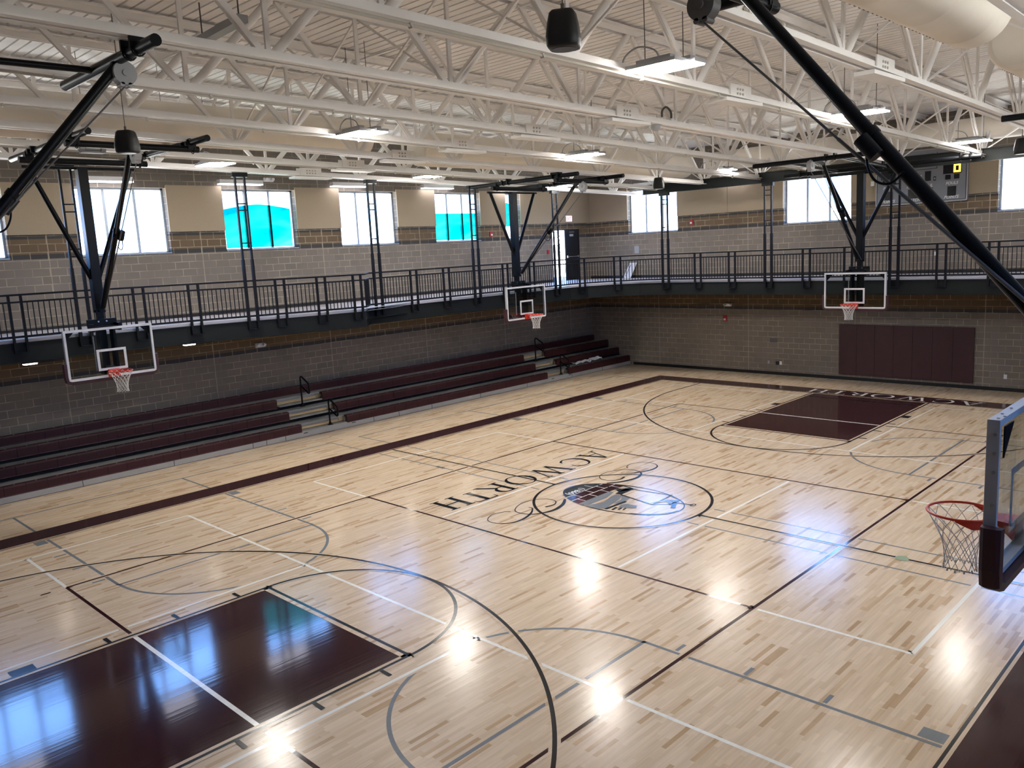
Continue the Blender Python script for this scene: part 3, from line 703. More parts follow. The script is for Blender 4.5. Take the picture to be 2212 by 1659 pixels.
# ================================================================ roof trusses
TX = [-33.4, -26.8, -20.1, -13.1, -5.8, 1.6, 9.1, 16.7, 24.2]
TN = ['directly above the track hangers at the left', 'second from the left window wall', 'third from the left window wall', 'fourth from the left window wall', 'fifth from the left window wall',
      'sixth from the left window wall', 'seventh from the left, under the large lit fixture', 'eighth from the left, crossing the upper right', 'at the top right corner behind the big duct']
NB = [-44.1 + 9.8 * k for k in range(10)]
for X, nm in zip(TX, TN):
    t = thing('roof_truss', 'long white steel roof truss, %s' % nm, 'roof truss', (X, 0, 24.3), 'white roof trusses')
    y0, y1 = -YW, YW - .3
    def Tp(y, dz=0): return zc(y) - .18 + dz
    c = MB()
    for dx in (-.2, .2):
        c.bar((X + dx, y0, zb(y0) + .2), (X + dx, y1 - 2.0, zb(y1 - 2) + .2), .05, .4); c.bar((X + dx * 1.55, y0, zb(y0) + .03), (X + dx * 1.55, y1 - 2, zb(y1 - 2) + .03), .36, .06)
    c.build('bottom_chord', 'steelw', t)
    c = MB()
    for dx in (-.2, .2):
        c.bar((X + dx, y0, Tp(y0, -.18)), (X + dx, y1, Tp(y1, -.18)), .05, .36); c.bar((X + dx * 1.6, y0, Tp(y0)), (X + dx * 1.6, y1, Tp(y1)), .38, .06)
    c.build('top_chord', 'steelw', t)
    for i, yb in enumerate(NB):
        c = MB(); c.bar((X, yb, zb(yb) + .3), (X, yb, Tp(yb, -.2)), .12, .22, up=(0, 1, 0)); c.build('vertical_member', 'steelw', t)
        if yb + 4.9 < YW - 1:
            c = MB(); c.tube([(X, yb + .25, zb(yb) + .3), (X, yb + 4.75, Tp(yb + 4.9, -.3))], .20, 10); c.build('round_diagonal', 'steelw', t)
        if yb - 4.9 > -YW:
            c = MB(); c.bar((X + .09, yb - .3, zb(yb) + .3), (X + .09, yb - 4.75, Tp(yb - 4.9, -.3)), .09, .26); c.bar((X - .12, yb - .3, zb(yb) + .3), (X - .12, yb - 4.75, Tp(yb - 4.9, -.3)), .09, .2); c.build('angle_diagonal', 'steelw', t)
    if True:
        sp_ = MB(); ys = -.2
        for sx in (-1, 1):
            sp_.box(*sorted((X + sx * .25, X + sx * .32)), ys - 1.6, ys + .6, zb(ys) + .02, zb(ys) + .72)
        sp_.box(X - .48, X + .48, ys - 2.3, ys + 1.6, zb(ys) - .22, zb(ys) - .04)
        sp_.build('splice_plate', 'steelw', t)
        bo = MB()
        for q in range(3 if X > -30 else 4):
            for zz in (.25, .48):
                yq = ys - .9 + q * .28; bo.tube([(X + .31, yq, zb(ys) + zz), (X + .37, yq, zb(ys) + zz)], .07, 6)
        bo.build('bolts', 'steelg', t)
# bridging between trusses
mb1 = thing('truss_bridging', 'thin white cross bracing angles strung between the roof trusses', 'bracing', (0, 0, 24.5))
for yb in (-33.5, -19.2, -9.6, .4, 10.1, 20, 29.8, 39.5):
    c = MB(); c.bar((-XW + .12, yb, zc(yb) - .62), (26, yb, zc(yb) - .62), .1, .1); c.build('bridging_rod', 'steelw', mb1)
for yb in (-14.6, 5.4, 25, 44):
    c = MB()
    for a, b in zip(TX[:-1], TX[1:]):
        c.bar((a, yb, zb(yb) + .3), (b, yb, zc(yb) - .5), .1, .1); c.bar((b, yb + .1, zb(yb) + .3), (a, yb + .1, zc(yb) - .5), .1, .1)
    c.build('cross_angles', 'steelw', mb1)
# dark beam carrying the far hangers
t = thing('track_beam', 'long dark steel beam across the far end above the windows and scoreboard', 'beam', (0, 44.0, 22.7))
c = MB(); c.box(-28.6, 27, 43.75, 43.87, 22.75, 23.85); c.box(-28.6, 27, 43.5, 44.1, 22.72, 22.8); c.box(-28.6, 27, 43.5, 44.1, 23.78, 23.86); c.build('beam_web', 'fascia', t)
c = MB()
for X in TX:
    if X > -29: c.bar((X, 43.8, 23.86), (X, 43.8, zb(43.8) + .1), .5, .5, up=(0, 1, 0))
c.build('stub_post', 'fascia', t)
# sprinkler / conduit runs under two trusses
for X, w_ in ((9.45, 'under the seventh roof truss'), (-5.5, 'under the fifth roof truss'), (-12.8, 'under the fourth roof truss'), (-26.5, 'under the second roof truss')):
    c = MB(); c.tube([(X, -48, zb(-48) - .12), (X, 46, zb(46) - .12)], .06, 6)
    for k in range(14): yy = -44 + 6.8 * k; c.bar((X, yy, zb(yy) - .05), (X, yy + .1, zb(yy) - .2), .2, .1)
    single(c, 'conduit', 'steelg', 'thin grey conduit clipped %s' % w_, 'conduit', (X, 0, 24))
# ================================================================ ducts
def lathe_y(mb, X, z, prof, n=40):
    v = []; f = []
    for (y, r) in prof:
        for j in range(n): a = 2 * PI * j / n; v.append((X + r * math.cos(a), y, z + r * math.sin(a)))
    for i in range(len(prof) - 1):
        for j in range(n): f.append((i * n + j, i * n + (j + 1) % n, (i + 1) * n + (j + 1) % n, (i + 1) * n + j))
    mb.add(v, f, True)
    mb.add(v[:n], [tuple(range(n))]); mb.add(v[-n:], [tuple(range(n))[::-1]])
def capd(y0, y1, r):
    e = [(0, .80), (.06, .92), (.2, .985), (.4, 1.0)]
    out = [(y0 + a, r * b) for a, b in e]
    y = y0 + 4
    while y < y1 - 2: out += [(y, r), (y + .05, r * 1.012), (y + .12, r)]; y += 5.2
    return out + [(y1 - a, r * b) for a, b in e[::-1]]
for nm, X, y0, y1, z, r in (('near run of the cream round duct hung behind the third roof truss', -23.4, -50, -1.6, 26.35, 1.42), ('far run of the cream round duct beyond a gap behind the third roof truss', -23.4, 3.6, 45.2, 25.75, 1.42),
                      ('large cream round fabric duct in the top right corner ending in a seam', 20.0, -30, 2.2, 26.9, 1.72), ('round end of the second cream duct at the right edge, beyond the large one', 20.3, 8.8, 45, 26.5, 1.62)):
    mb = MB(); lathe_y(mb, X, z, capd(y0, y1, r)); t = thing('fabric_duct', nm, 'air duct', (X, y0, z - r), 'cream round ducts')
    yy = y0 + 1; mb.cur = 1
    if X > 0:
        while yy < y1 - 1:
            for a in (-140, -128): aa = math.radians(a); mb.box(X + r * 1.003 * math.cos(aa) - .03, X + r * 1.003 * math.cos(aa) + .03, yy, yy + .12, z + r * 1.003 * math.sin(aa) - .02, z + r * 1.003 * math.sin(aa) + .02)
            yy += .45
    mb.build('duct_sleeve', ['duct', 'dgrey'], t)
    yy = y0 + 2
    while yy < y1: MB().tube([(X, yy, z + r - .02), (X, yy, zc(yy))], .03, 5).build('suspension_wire', 'steelg', t); yy += 5
mb = MB(); lathe_y(mb, 0, 0, capd(-21.5, 27, 1.1)); mb.xf(lambda p: Vector((p.y, 47.2 - p.x, p.z + 26.0)))
single(mb, 'fabric_duct', 'duct', 'cream round duct running across the far end wall behind the dark beam', 'air duct', (0, 47.2, 24.9), 'cream round ducts')
# ================================================================ high-bay lights
LT = [(11.0, -10.4, 24.5, 'largest and nearest, in the upper middle of the picture'), (-11.3, -10.8, 24.5, 'left of centre above the second and third windows'), (-29.4, -11.6, 24.5, 'above the blue-filmed window nearest the camera'),
      (-11.75, 11.7, 24.2, 'near the middle of the hall'), (-29.7, 10.3, 24.2, 'above the middle windows, left of the far cross-court hoop'), (11.0, 11.3, 24.2, 'behind the slanting black hoop pole'),
      (-13.9, 37.0, 23.95, 'at the far end, left of the far hoop frame'), (9.6, 38.9, 24.1, 'at the far end above the scoreboard'), (-31.2, 33.2, 23.9, 'beside the far left hoop frame')]
for x, y, z, w_ in LT:
    t = thing('high_bay_light', 'bright white suspended high-bay light, %s' % w_, 'ceiling light', (x, y, z), 'high-bay lights')
    for k, (dx, dy) in enumerate(((-.1, -.52), (.25, .52))):
        MB().box(x + dx - 1.3, x + dx + 1.3, y + dy - .46, y + dy + .46, z + .06, z + .22).box(x + dx - .9, x + dx + .9, y + dy - .2, y + dy + .2, z + .22, z + .42).build('housing', 'greyp', t)
        c = MB()
        for q in (-1, 1): c.box(x + dx - 1.24, x + dx + 1.24, *sorted((y + dy + q * .03, y + dy + q * .42)), z + .0, z + .06)
        c.build('led_panel', 'led', t)
    for dx in (-1.0, 1.0): MB().tube([(x + dx, y, z + .3), (x + dx, y, zc(y) - .1)], .022, 5).build('hanging_wire', 'dgrey', t)
    c = MB(); c.tube(spline([(x - .2, y, z + .42), (x - .5, y, z + .9), (x - 1.3, y - .1, z + 1.15), (x - 2.1, y, z + .9), (x - 2.3, y, z + .45)], 5), .04, 6); c.box(x - 2.5, x - 2.1, y - .15, y + .15, z + .1, z + .5); c.build('power_cord', 'greyp', t)
# strip lights above the windows
for y0, y1, w_ in ((-30, -26, 'over the window at the left picture edge'), (-16.9, -12.6, 'over the clear window behind the near left hoop'), (-4.6, -.1, 'over the blue-filmed window nearest the camera'), (8.0, 12.4, 'over the clear window in the middle'), (20.4, 25.0, 'over the second blue-filmed window'), (32.6, 37.0, 'over the narrow window')):
    t = thing('strip_light', 'white linear wall light %s' % w_, 'wall light', (-XW, (y0 + y1) / 2, 24.3), 'linear lights over the windows')
    MB().box(-XW + .35, -XW + 1.0, y0, y1, 24.48, 24.85).build('housing', 'white', t)
    MB().box(-XW + .35, -XW + 1.0, y0 + .03, y1 - .03, 24.38, 24.48).build('diffuser', 'strip', t)
    c = MB(); c.tube([(-XW, y0 + .4, 24.7), (-XW + .4, y0 + .4, 24.7)], .08); c.tube([(-XW, y1 - .4, 24.7), (-XW + .4, y1 - .4, 24.7)], .08); c.build('wall_arm', 'white', t)
for x0, w_ in ((-21.9, 'left of the middle far window'), (-35, 'over the leftmost far window')):
    t = thing('strip_light', 'white linear wall light on the far wall %s' % w_, 'wall light', (x0 + 1.8, YW, 24.2), 'linear lights over the windows')
    MB().box(x0, x0 + 3.6, YW - 1.0, YW - .35, 24.42, 24.8).build('housing', 'white', t); MB().box(x0, x0 + 3.6, YW - 1, YW - .35, 24.34, 24.42).build('diffuser', 'strip', t)
    c = MB(); c.tube([(x0 + .4, YW, 24.6), (x0 + .4, YW - .4, 24.6)], .08); c.tube([(x0 + 3.2, YW, 24.6), (x0 + 3.2, YW - .4, 24.6)], .08); c.build('wall_arm', 'white', t)
# ================================================================ pendant speakers
for x, y, z, ang, w_ in ((-12.2, -25.0, 22.85, 40, 'in front of the near left hoop frame'), (-16.4, 29.3, 22.2, 200, 'below the far end trusses, right of the corner'), (15.2, -22.2, 23.0, 30, 'largest, at the top edge of the picture'), (16.0, 28.6, 21.95, 200, 'at the right edge below the second duct')):
    t = thing('pendant_speaker', 'black tapered pendant loudspeaker %s' % w_, 'loudspeaker', (x, y, z), 'pendant loudspeakers')
    H = 1.15; n = 28; v = []; f = []
    prof = [(0, .42), (.03, .50), (.10, .545), (.35, .56), (.75, .50), (1.05, .43), (1.13, .36), (1.15, .2)]
    for (h, r) in prof:
        for j in range(n):
            a = 2 * PI * j / n; k = (abs(math.cos(a)) ** 5 + abs(math.sin(a)) ** 5) ** (-1 / 5) * .93
            aa = a + math.radians(ang); v.append((x + r * k * math.cos(aa), y + r * k * math.sin(aa), z + h))
    for i in range(len(prof) - 1):
        for j in range(n): f.append((i * n + j, i * n + (j + 1) % n, (i + 1) * n + (j + 1) % n, (i + 1) * n + j))
    f += [tuple(range(n))[::-1], tuple(range((len(prof) - 1) * n, len(prof) * n))]
    MB().add(v, f, True).build('cabinet', 'blackm', t)
    MB().tube([(x, y, z - .012), (x, y, z + .02)], .40, 28).build('grille', 'black', t)
    c = MB(); c.tube([(x, y, z + 1.14), (x, y, z + 1.35)], .06); c.tube([(x, y, z + 1.3), (x, y, zc(y) + .02)], .02, 5); c.build('hanging_wire', 'dgrey', t)

# unlit fixture near the roof, dome sensor and a cable loop
t = thing('unlit_strip_light', 'grey unlit strip light hung under the roof deck at the upper left', 'ceiling light', (-7.6, -21.5, 28.2))
MB().bar((-10.3, -21.3, 28.5), (-5.3, -21.6, 28.5), .55, .35).build('housing', 'greyp', t)
for q in (-9.8, -5.9): MB().tube([(q, -21.45, 28.6), (q, -21.45, zc(-21.4))], .04, 5).build('hanging_rod', 'dgrey', t)
t = thing('dome_sensor', 'small round dome sensor under the truss right of centre', 'sensor', (1.6, 2.6, 23.9))
MB().tube([(1.6, 2.6, 24.2), (1.6, 2.6, 24.05), (1.6, 2.6, 23.95), (1.6, 2.6, 23.88)], [.36, .34, .26, .1], 18).build('dome', 'greyp', t)
single(MB().tube(spline([(1.9, 2.9, 24.7), (1.9, 2.95, 25.1), (1.9, 3.4, 25.35), (1.9, 3.9, 25.1), (1.9, 3.95, 24.7)], 6), .07, 6), 'cable_loop', 'dgrey', 'loop of dark cable on the truss beside the dome sensor', 'cable', (1.9, 3.4, 24.7))
# ================================================================ ceiling-hung basketball hoops
def hoop(label, bx, by, fd, ztop, mode='cross', pipes=True, brace_dz=0.0, upipes=(-3.5, 3.5), fp=8.2, ba=7.25, back=(-2.3, 2.3)):
    """board face centre over (bx,by); fd = unit vector towards the court"""
    fx, fy = fd; ux, uy = -fy, fx
    t = thing('basketball_hoop', label, 'basketball hoop', (bx, by, 9.2), 'ceiling-hung basketball hoops')
    def W(p): return Vector((bx + fx * p.x + ux * p.y, by + fy * p.x + uy * p.y, p.z))
    def out(mb, name, m, par=t): return mb.xf(W).build(name, m, par)
    # board
    out(MB().box(-.06, -.02, -2.96, 2.96, 9.52, 12.98), 'glass_board', 'glass')
    c = MB()
    for a, b, c0, c1 in ((-3, 3, 12.86, 13.0), (-3, 3, 9.5, 9.62), (-3, -2.88, 9.62, 12.86), (2.88, 3, 9.62, 12.86)): c.box(-.23, -.0, a, b, c0, c1)
    fr = out(c, 'board_frame', 'alu')
    c = MB()
    for a, b, c0, c1 in ((-2.99, 2.99, 12.84, 12.99), (-2.99, 2.99, 9.51, 9.68), (-2.99, -2.84, 9.68, 12.84), (2.84, 2.99, 9.68, 12.84)): c.box(0.0, .012, a, b, c0, c1)
    out(c, 'border_stripe', 'white', t)
    c = MB()
    for a, b, c0, c1 in ((-1, 1, 11.33, 11.5), (-1, 1, 10.0, 10.17), (-1, -.83, 10.17, 11.33), (.83, 1, 10.17, 11.33)): c.box(-.018, -.008, a, b, c0, c1)
    out(c, 'target_square', 'white', t)
    if bx > 20 and by < 0:
        for s in (-1, 1):
            for zz in (12.7, 12.3, 11.9, 11.2): out(MB().tube([(-.15, s * 3.0, zz), (-.15, s * 3.025, zz)], .035, 8), 'frame_bolt', 'chrome', fr)
        for yy in (-2.8, -2.55, -2.3, 1.6, 2.3, 2.55, 2.8): out(MB().tube([(-.15 + .06 * math.sin(yy * 9), yy, 13.0), (-.15 + .06 * math.sin(yy * 9), yy, 13.015)], .03, 8), 'frame_bolt', 'greyp', fr)
    # corner gussets behind the glass
    for s in (-1, 1): out(MB().prism([(-.3, s * 2.88, 12.86), (-.3, s * 2.2, 12.86), (-.3, s * 2.88, 12.2)], (.03, 0, 0)), 'corner_gusset', 'black', t)
    # padding: U shape along the bottom and the lower sides
    c = MB(); pth = [(-.14, -3.02, 10.75), (-.14, -3.03, 9.85), (-.14, -2.98, 9.56), (-.14, -2.75, 9.46), (-.14, 2.75, 9.46), (-.14, 2.98, 9.56), (-.14, 3.03, 9.85), (-.14, 3.02, 10.75)]
    sec = [(-.26, -.02), (-.24, .16), (-.16, .2), (.08, .2), (.15, .16), (.17, -.02)]
    v = []; f = []; n = len(sec)
    ctr = Vector((-.14, 0, 11.2))
    for i, p in enumerate(pth):
        p = Vector(p); a = Vector(pth[max(i - 1, 0)]); b = Vector(pth[min(i + 1, len(pth) - 1)]); tt = (b - a).normalized()
        nn = Vector((0, tt.z, -tt.y)); 
        if nn.dot(p - ctr) < 0: nn = -nn
        for q in sec: v.append(p + Vector((q[0], 0, 0)) + nn * q[1])
    for i in range(len(pth) - 1):
        for j in range(n): f.append((i * n + j, i * n + (j + 1) % n, (i + 1) * n + (j + 1) % n, (i + 1) * n + j))
    f += [tuple(range(n)), tuple(range((len(pth) - 1) * n, len(pth) * n))]
    out(c.add(v, f), 'edge_padding', 'pad', t)
    # rim
    c = MB(); c.tube([(1.25 + .77 * math.cos(2 * PI * k / 40), .77 * math.sin(2 * PI * k / 40), 10.0) for k in range(40)], .032, 8, closed=True)
    rm = out(c, 'rim', 'rim', t)
    c = MB()                                           # deep rear skirt of the rim and the bracket
    pr = [(1.25 + .77 * math.cos(a), .77 * math.sin(a)) for a in [math.radians(95 + 170 * k / 24) for k in range(25)]]
    v = []; f = []
    for k, (a, b) in enumerate(pr):
        d = .05 + .17 * min(1, min(k, 24 - k) / 4); v += [(a, b, 10.0), (a, b, 10.0 - d)]
        if k: f.append((2 * k - 2, 2 * k - 1, 2 * k + 1, 2 * k))
    c.add(v, f)
    c.prism([(.5, -.3, 10.02), (.0, -.42, 10.02), (.0, .42, 10.02), (.5, .3, 10.02)], (0, 0, -.06)); c.box(0, .05, -.4, .4, 9.5, 10.05)
    c.prism([(.02, -.3, 9.98), (.5, -.28, 9.98), (.03, -.3, 9.55)], (0, .06, 0)); c.prism([(.02, .24, 9.98), (.5, .22, 9.98), (.03, .24, 9.55)], (0, .06, 0))
    out(c, 'rim_bracket', 'rim', rm)
    # net: two families of crossing cords that bunch towards the bottom
    c = MB(); n = 12; lv = [(0, .76), (.22, .66), (.42, .55), (.62, .46), (.82, .40), (1.02, .37), (1.22, .36), (1.42, .38)]
    for s in (-1, 1):
        for k in range(n):
            pts = []
            for i, (dz, r) in enumerate(lv):
                a = 2 * PI * (k + s * i * .5) / n; pts.append((1.25 + r * math.cos(a), r * math.sin(a), 9.98 - dz))
            c.tube(pts, .014 if bx < 20 else .0095, 4, cap=False)
    for k in range(n):
        a = 2 * PI * k / n; c.tube([(1.25 + .37 * math.cos(a), .37 * math.sin(a), 8.6), (1.25 + .39 * math.cos(a), .39 * math.sin(a), 8.52)], .022, 4)
    out(c, 'net', 'net', t)
    # head behind the board
    c = MB(); c.box(-1.15, -.3, -1.0, -.8, 12.7, 13.25); c.box(-1.15, -.3, .8, 1.0, 12.7, 13.25); c.box(-1.2, -1.05, -1.0, 1.0, 13.05, 13.55); c.box(-1.15, -.3, -.9, .9, 12.9, 13.05)
    c.box(-1.0, -.3, -.55, -.38, 9.7, 12.95); c.box(-1.0, -.3, .38, .55, 9.7, 12.95); c.box(-1.1, -.3, -.75, .75, 9.9, 10.15)
    out(c, 'board_bracket', 'black', t)
    c = MB()
    for yy in (-.25, .3): c.tube([(-1.05, yy, 13.38), (-1.0, yy, 13.38)], .06, 8)
    out(c, 'bracket_bolts', 'chrome', t)
    c = MB(); c.tube([(-.75, -.85, 9.95), (-.75, -.85, 12.4)], .045, 6); out(c, 'height_adjuster', 'alu', t)
    # mast
    c = MB(); c.box(-1.62, -.98, -.32, .32, 14.0, ztop); out(c, 'mast', 'black', t)
    c = MB(); c.box(-1.50, -1.10, -.22, .22, 10.2, 14.3); c.tube([(-1.3, 0, 14.05), (-1.3, 0, 14.2)], .40, 14); out(c, 'mast_extension', 'black', t)
    for s in (-1, 1):
        c = MB(); c.tube([(-1.3, s * 3.3, ztop - .05), (-1.3, s * .25, 16.4)], .17, 10); out(c, 'side_brace', 'black', t)
    # overhead frame
    def clamp(mb, f_, u_, z_): mb.box(f_ - .2, f_ + .2, u_ - .3, u_ - .22, z_ - .1, z_ + .55).box(f_ - .2, f_ + .2, u_ + .22, u_ + .3, z_ - .1, z_ + .55).box(f_ - .28, f_ + .28, u_ - .34, u_ + .34, z_ + .42, z_ + .6)
    c = MB(); c.tube([(-1.3, -3.7, ztop), (-1.3, 3.7, ztop)], .10, 8); out(c, 'hinge_bar', 'black', t)
    if mode == 'cross':
        lo_, hi_ = upipes
        c = MB(); c.tube([(-.2, lo_ - .6, ztop + .30), (-.2, hi_ + .6, ztop + .30)], .21, 14); out(c, 'cross_pipe', 'black', t)
        c = MB(); c.tube([(fp, lo_ - .5, ztop + .32), (fp, hi_ + .5, ztop + .32)], .20, 14); out(c, 'cross_pipe', 'black', t)
        for u in upipes:
            c = MB(); c.tube([(-3.8, u, ztop + .72), (10.6, u, ztop + .72)], .20, 14); out(c, 'support_pipe', 'black', t)
            for X in TX:
                f_ = (X - bx) * fx
                if -3.6 < f_ < 10.4:
                    cl = MB(); cl.box(f_ - .45, f_ - .30, u - .34, u + .34, ztop + .55, zb(by + uy * u) + .05); cl.box(f_ + .30, f_ + .45, u - .34, u + .34, ztop + .55, zb(by + uy * u) + .05); cl.box(f_ - .5, f_ + .5, u - .3, u + .3, ztop + .88, zb(by + uy * u) - .0)
                    for g in (-.37, .37): cl.tube([(f_ + g, u + .24 * math.cos(q * PI / 6), ztop + .72 + .25 * math.sin(q * PI / 6)) for q in range(13)], .03, 5, closed=True)
                    out(cl, 'beam_clamp', 'black', t)
        for u in (lo_, hi_):
            for f_ in (-.2, fp): cl = MB(); cl.tube([(f_ + .24 * math.cos(q * PI / 6), u + .12, ztop + .31 + .26 * math.sin(q * PI / 6)) for q in range(13)], .035, 5, closed=True); cl.box(f_ - .24, f_ + .24, u - .26, u + .26, ztop + .25, ztop + .8); out(cl, 'pipe_clamp', 'black', t)
    else:
        (h0, h1), (g0, g1), fz = upipes
        c = MB(); c.tube([(-1.4, h0, ztop + .45), (-1.4, h1, ztop + .45)], .21, 14); out(c, 'cross_pipe', 'black', t)
        c = MB(); c.tube([(fp, g0, fz), (fp, g1, fz)], .21, 14); out(c, 'cross_pipe', 'black', t)
        for u in back:
            c = MB(); c.tube([(-1.3, u, ztop + .35), (fp, u, fz)], .13, 10); out(c, 'support_pipe', 'black', t)
        for X in TX:
            u_ = (X - bx) * ux
            for f_, z_, a, b in ((-1.4, ztop + .45, h0, h1), (fp, fz, g0, g1)):
                if min(a, b) + .1 < u_ < max(a, b) - .1:
                    yy = by + fy * f_
                    for g in (-.4, .4): cl = MB(); cl.box(f_ - .3, f_ + .3, u_ + g - .06, u_ + g + .06, z_ - .05, zb(yy) + .05); cl.tube([(f_ + .25 * math.cos(q * PI / 6), u_ + g, z_ + .25 * math.sin(q * PI / 6)) for q in range(13)], .035, 5, closed=True); out(cl, 'beam_clamp', 'black', t)
    zf = (ztop + .3) if mode == 'cross' else upipes[2]
    # folding brace to the front pipe: tube, sleeve, latch
    a = Vector((ba, .0, zf - .28)); b = Vector((-.5, .0, 14.4)); m = a.lerp(b, .46)
    c = MB(); c.tube([a, m], .165, 14); c.bar(a, (fp, 0, zf), .22, .3); out(c, 'folding_brace', 'black', t)
    c = MB(); c.tube([m.lerp(b, .012), b], .185, 14); d = (b - a).normalized(); q = m.lerp(a, .02)
    c.tube([q + Vector((0, .3, -.28)), q + d * .62 + Vector((0, .3, -.28))], .2, 12); c.tube([m, m.lerp(b, .03)], .215, 14)
    out(c, 'brace_sleeve', 'black', t)
    c = MB(); c.tube([a.lerp(b, .02) + Vector((.0, -.2, -.25)), m + Vector((0, -.1, -.3))], .035, 6); c.tube([m.lerp(b, .05) + Vector((0, -.2, -.25)), b + Vector((0, -.1, .0))], .03, 6); out(c, 'lock_rod', 'dgrey', t)
    h0_ = m.lerp(b, .03) + Vector((.05, .3, -.4))
    c = MB(); c.tube(spline([h0_, h0_ + Vector((-.05, .02, -.35)), h0_ + Vector((-.25, .05, -.7)), h0_ + Vector((-.6, .05, -.8)), h0_ + Vector((-.9, .0, -.55))], 5), .035, 6); out(c, 'cable_loop', 'black', t)
    # winch motor
    c = MB(); w0 = Vector((1.6, -.6, ztop + 1.0)) if mode == 'cross' else Vector((-1.9, -4.9, ztop + .25))
    c.tube([w0, w0 + Vector((0, .9, 0))], .26, 14); c.tube([w0 + Vector((0, .95, 0)), w0 + Vector((0, 1.25, 0))], .34, 14); c.tube([w0 + Vector((0, -.35, 0)), w0 + Vector((0, -.05, 0))], .3, 14); c.box(w0.x - .3, w0.x + .3, w0.y - .3, w0.y + 1.2, w0.z - .34, w0.z - .24)
    out(c, 'winch_motor', 'greyp', t)
    # safety strap and reel
    r0 = Vector((fp + .15, -.1, zf - .5))
    c = MB(); c.tube([r0 + Vector((0, -.2, 0)), r0 + Vector((0, .2, 0))], .43, 26); c.tube([r0 + Vector((0, -.26, 0)), r0 + Vector((0, .26, 0))], .12, 16); c.tube([r0 + Vector((-.14, -.2, -.42)), r0 + Vector((-.14, .2, -.42))], .09, 8); c.tube([r0 + Vector((.14, -.2, -.42)), r0 + Vector((.14, .2, -.42))], .09, 8)
    c.box(r0.x - .08, r0.x + .08, r0.y - .1, r0.y + .1, r0.z + .35, zf)
    out(c, 'strap_reel', 'greyp' if bx < 20 else 'dgrey', t)
    st_ = r0 + Vector((0, 0, -.46)); c = MB(); e = Vector((-1.0, .25, 14.2)); c.tube([st_, st_.lerp(e, .42)], .035, 6); c.tube([st_.lerp(e, .42), e], .048, 6); out(c, 'safety_strap', 'dgrey', t)
    return t
BXL = 27.95
hoop('cross-court basketball hoop at the left, nearest the camera, in front of the near bleachers', -BXL, -21.5, (1, 0), 23.95)
hoop('cross-court basketball hoop in the middle distance on the left side, near the corner', -BXL - .1, 21.3, (1, 0), 22.8)
hoop('basketball hoop cut by the right picture edge, with a long slanting black pole', BXL + .1, -21.5, (-1, 0), 23.6)
hoop('basketball hoop off to the right of which only an overhead black pipe end shows', BXL, 21.3, (-1, 0), 22.75)
hoop('main-court basketball hoop at the far end below the scoreboard beam', 0, 38.1, (0, -1), 22.45, 'main', upipes=((-7.9, 10.4), (-5.6, 4.6), 23.28), fp=9.4)
hoop('main-court hoop showing only overhead pipes, reel and slanting pole at the upper left', 0, -38.1, (0, 1), 24.2, 'main', upipes=((5.5, -5.5), (5.6, -3.5), 24.62), fp=8.2, ba=8.1, back=(2.2,))

# ================================================================ bleachers
RX = [-36.9, -38.8, -40.7, -42.6]; RT = [1.30, 2.35, 3.38, 4.12]; RB = [.50, 1.52, 2.52, 3.30]
def seat_row(par, k, y0, y1):
    x, zt_, zb_ = RX[k], RT[k], RB[k]; c = MB(); L_ = y1 - y0; n = max(1, round(L_ / 1.52)); wdt = L_ / n
    for i in range(n):
        a = y0 + i * wdt + .012; b = y0 + (i + 1) * wdt - .012
        prof = [(x + .03, zb_), (x, zb_ + .08), (x, zt_ - .16), (x - .05, zt_ - .03), (x - .14, zt_), (x - .28, zt_ - .04), (x - .48, zt_ - .02), (x - .54, zt_ - .06), (x - .54, zt_ - .2), (x - .18, zt_ - .22), (x - .12, zb_)]
        c.prism([(px, a, pz) for px, pz in prof], (0, b - a, 0))
    c.cur = 1
    for i in range(n): yy = y0 + (i + .5) * wdt; c.box(x - .16, x - .08, yy - .04, yy + .04, zt_ - .01, zt_ + .012)
    o = c.build('seat_row', ['seat', 'alu'], par)
def section(label, y0, y1, top=False, ends=(.0, .12, .24)):
    t = thing('bleacher_section', label, 'bleachers', (-40, (y0 + y1) / 2, 0), 'bleacher sections along the left wall')
    for k in range(3):
        e = ends[k]; seat_row(t, k, y0 + (0 if y0 < -50 else -e), y1 - (e if y1 < 51 else 0) )
        c = MB(); c.box(RX[k] - .62, RX[k] - .5, y0, y1, RB[k] - .6 if k else 0.02, RT[k] - .1); c.build('seat_support', 'bgrey', t)
    return t
S1 = section('near bleacher section of maroon seats, at the left picture edge', -51.3, -1.75)
S2 = section('long middle bleacher section of maroon seats between the two aisles', 3.45, 33.9)
S3 = section('short far bleacher section of maroon seats in the corner', 37.95, 51.4)
tp = thing('bleacher_top_row', 'unbroken top row of maroon bleacher seats against the left wall', 'bleachers', (-42.6, 0, 3))
seat_row(tp, 3, -51.3, 50.6)
fm = thing('bleacher_platform', 'stepped grey footboards, front board and black rails carrying the bleachers', 'bleachers', (-40, 0, 0))
for k in range(4):
    x = RX[k]
    dz = [0.44, 1.02, 2.02, 3.0][k]
    c = MB()
    if k < 3: c.box(RX[k + 1] - .3, x - .5, -51.3, 51.4, RT[k] - .16, RT[k] - .06)   # foot deck behind row k
    if k < 3: c.build('footboard', 'bgrey', fm)
c = MB(); c.box(-37.0, -36.86, -51.3, 51.4, .04, .50); c.build('front_board', 'bfront', fm)
c = MB()
for y in (-44, -36.6, -29.2, -21.8, -14.4, -7.0, -5.6, -3.6, 6.7, 10.0, 14.6, 22, 30, 38.6, 45): c.box(-36.87, -36.845, y - .02, y + .02, .04, .5)
for y in (-1.4, 4.2, 34.8, 38.2): c.box(-36.87, -36.84, y - .22, y + .22, .36, .43)
c.build('board_joints', 'blackm', fm)
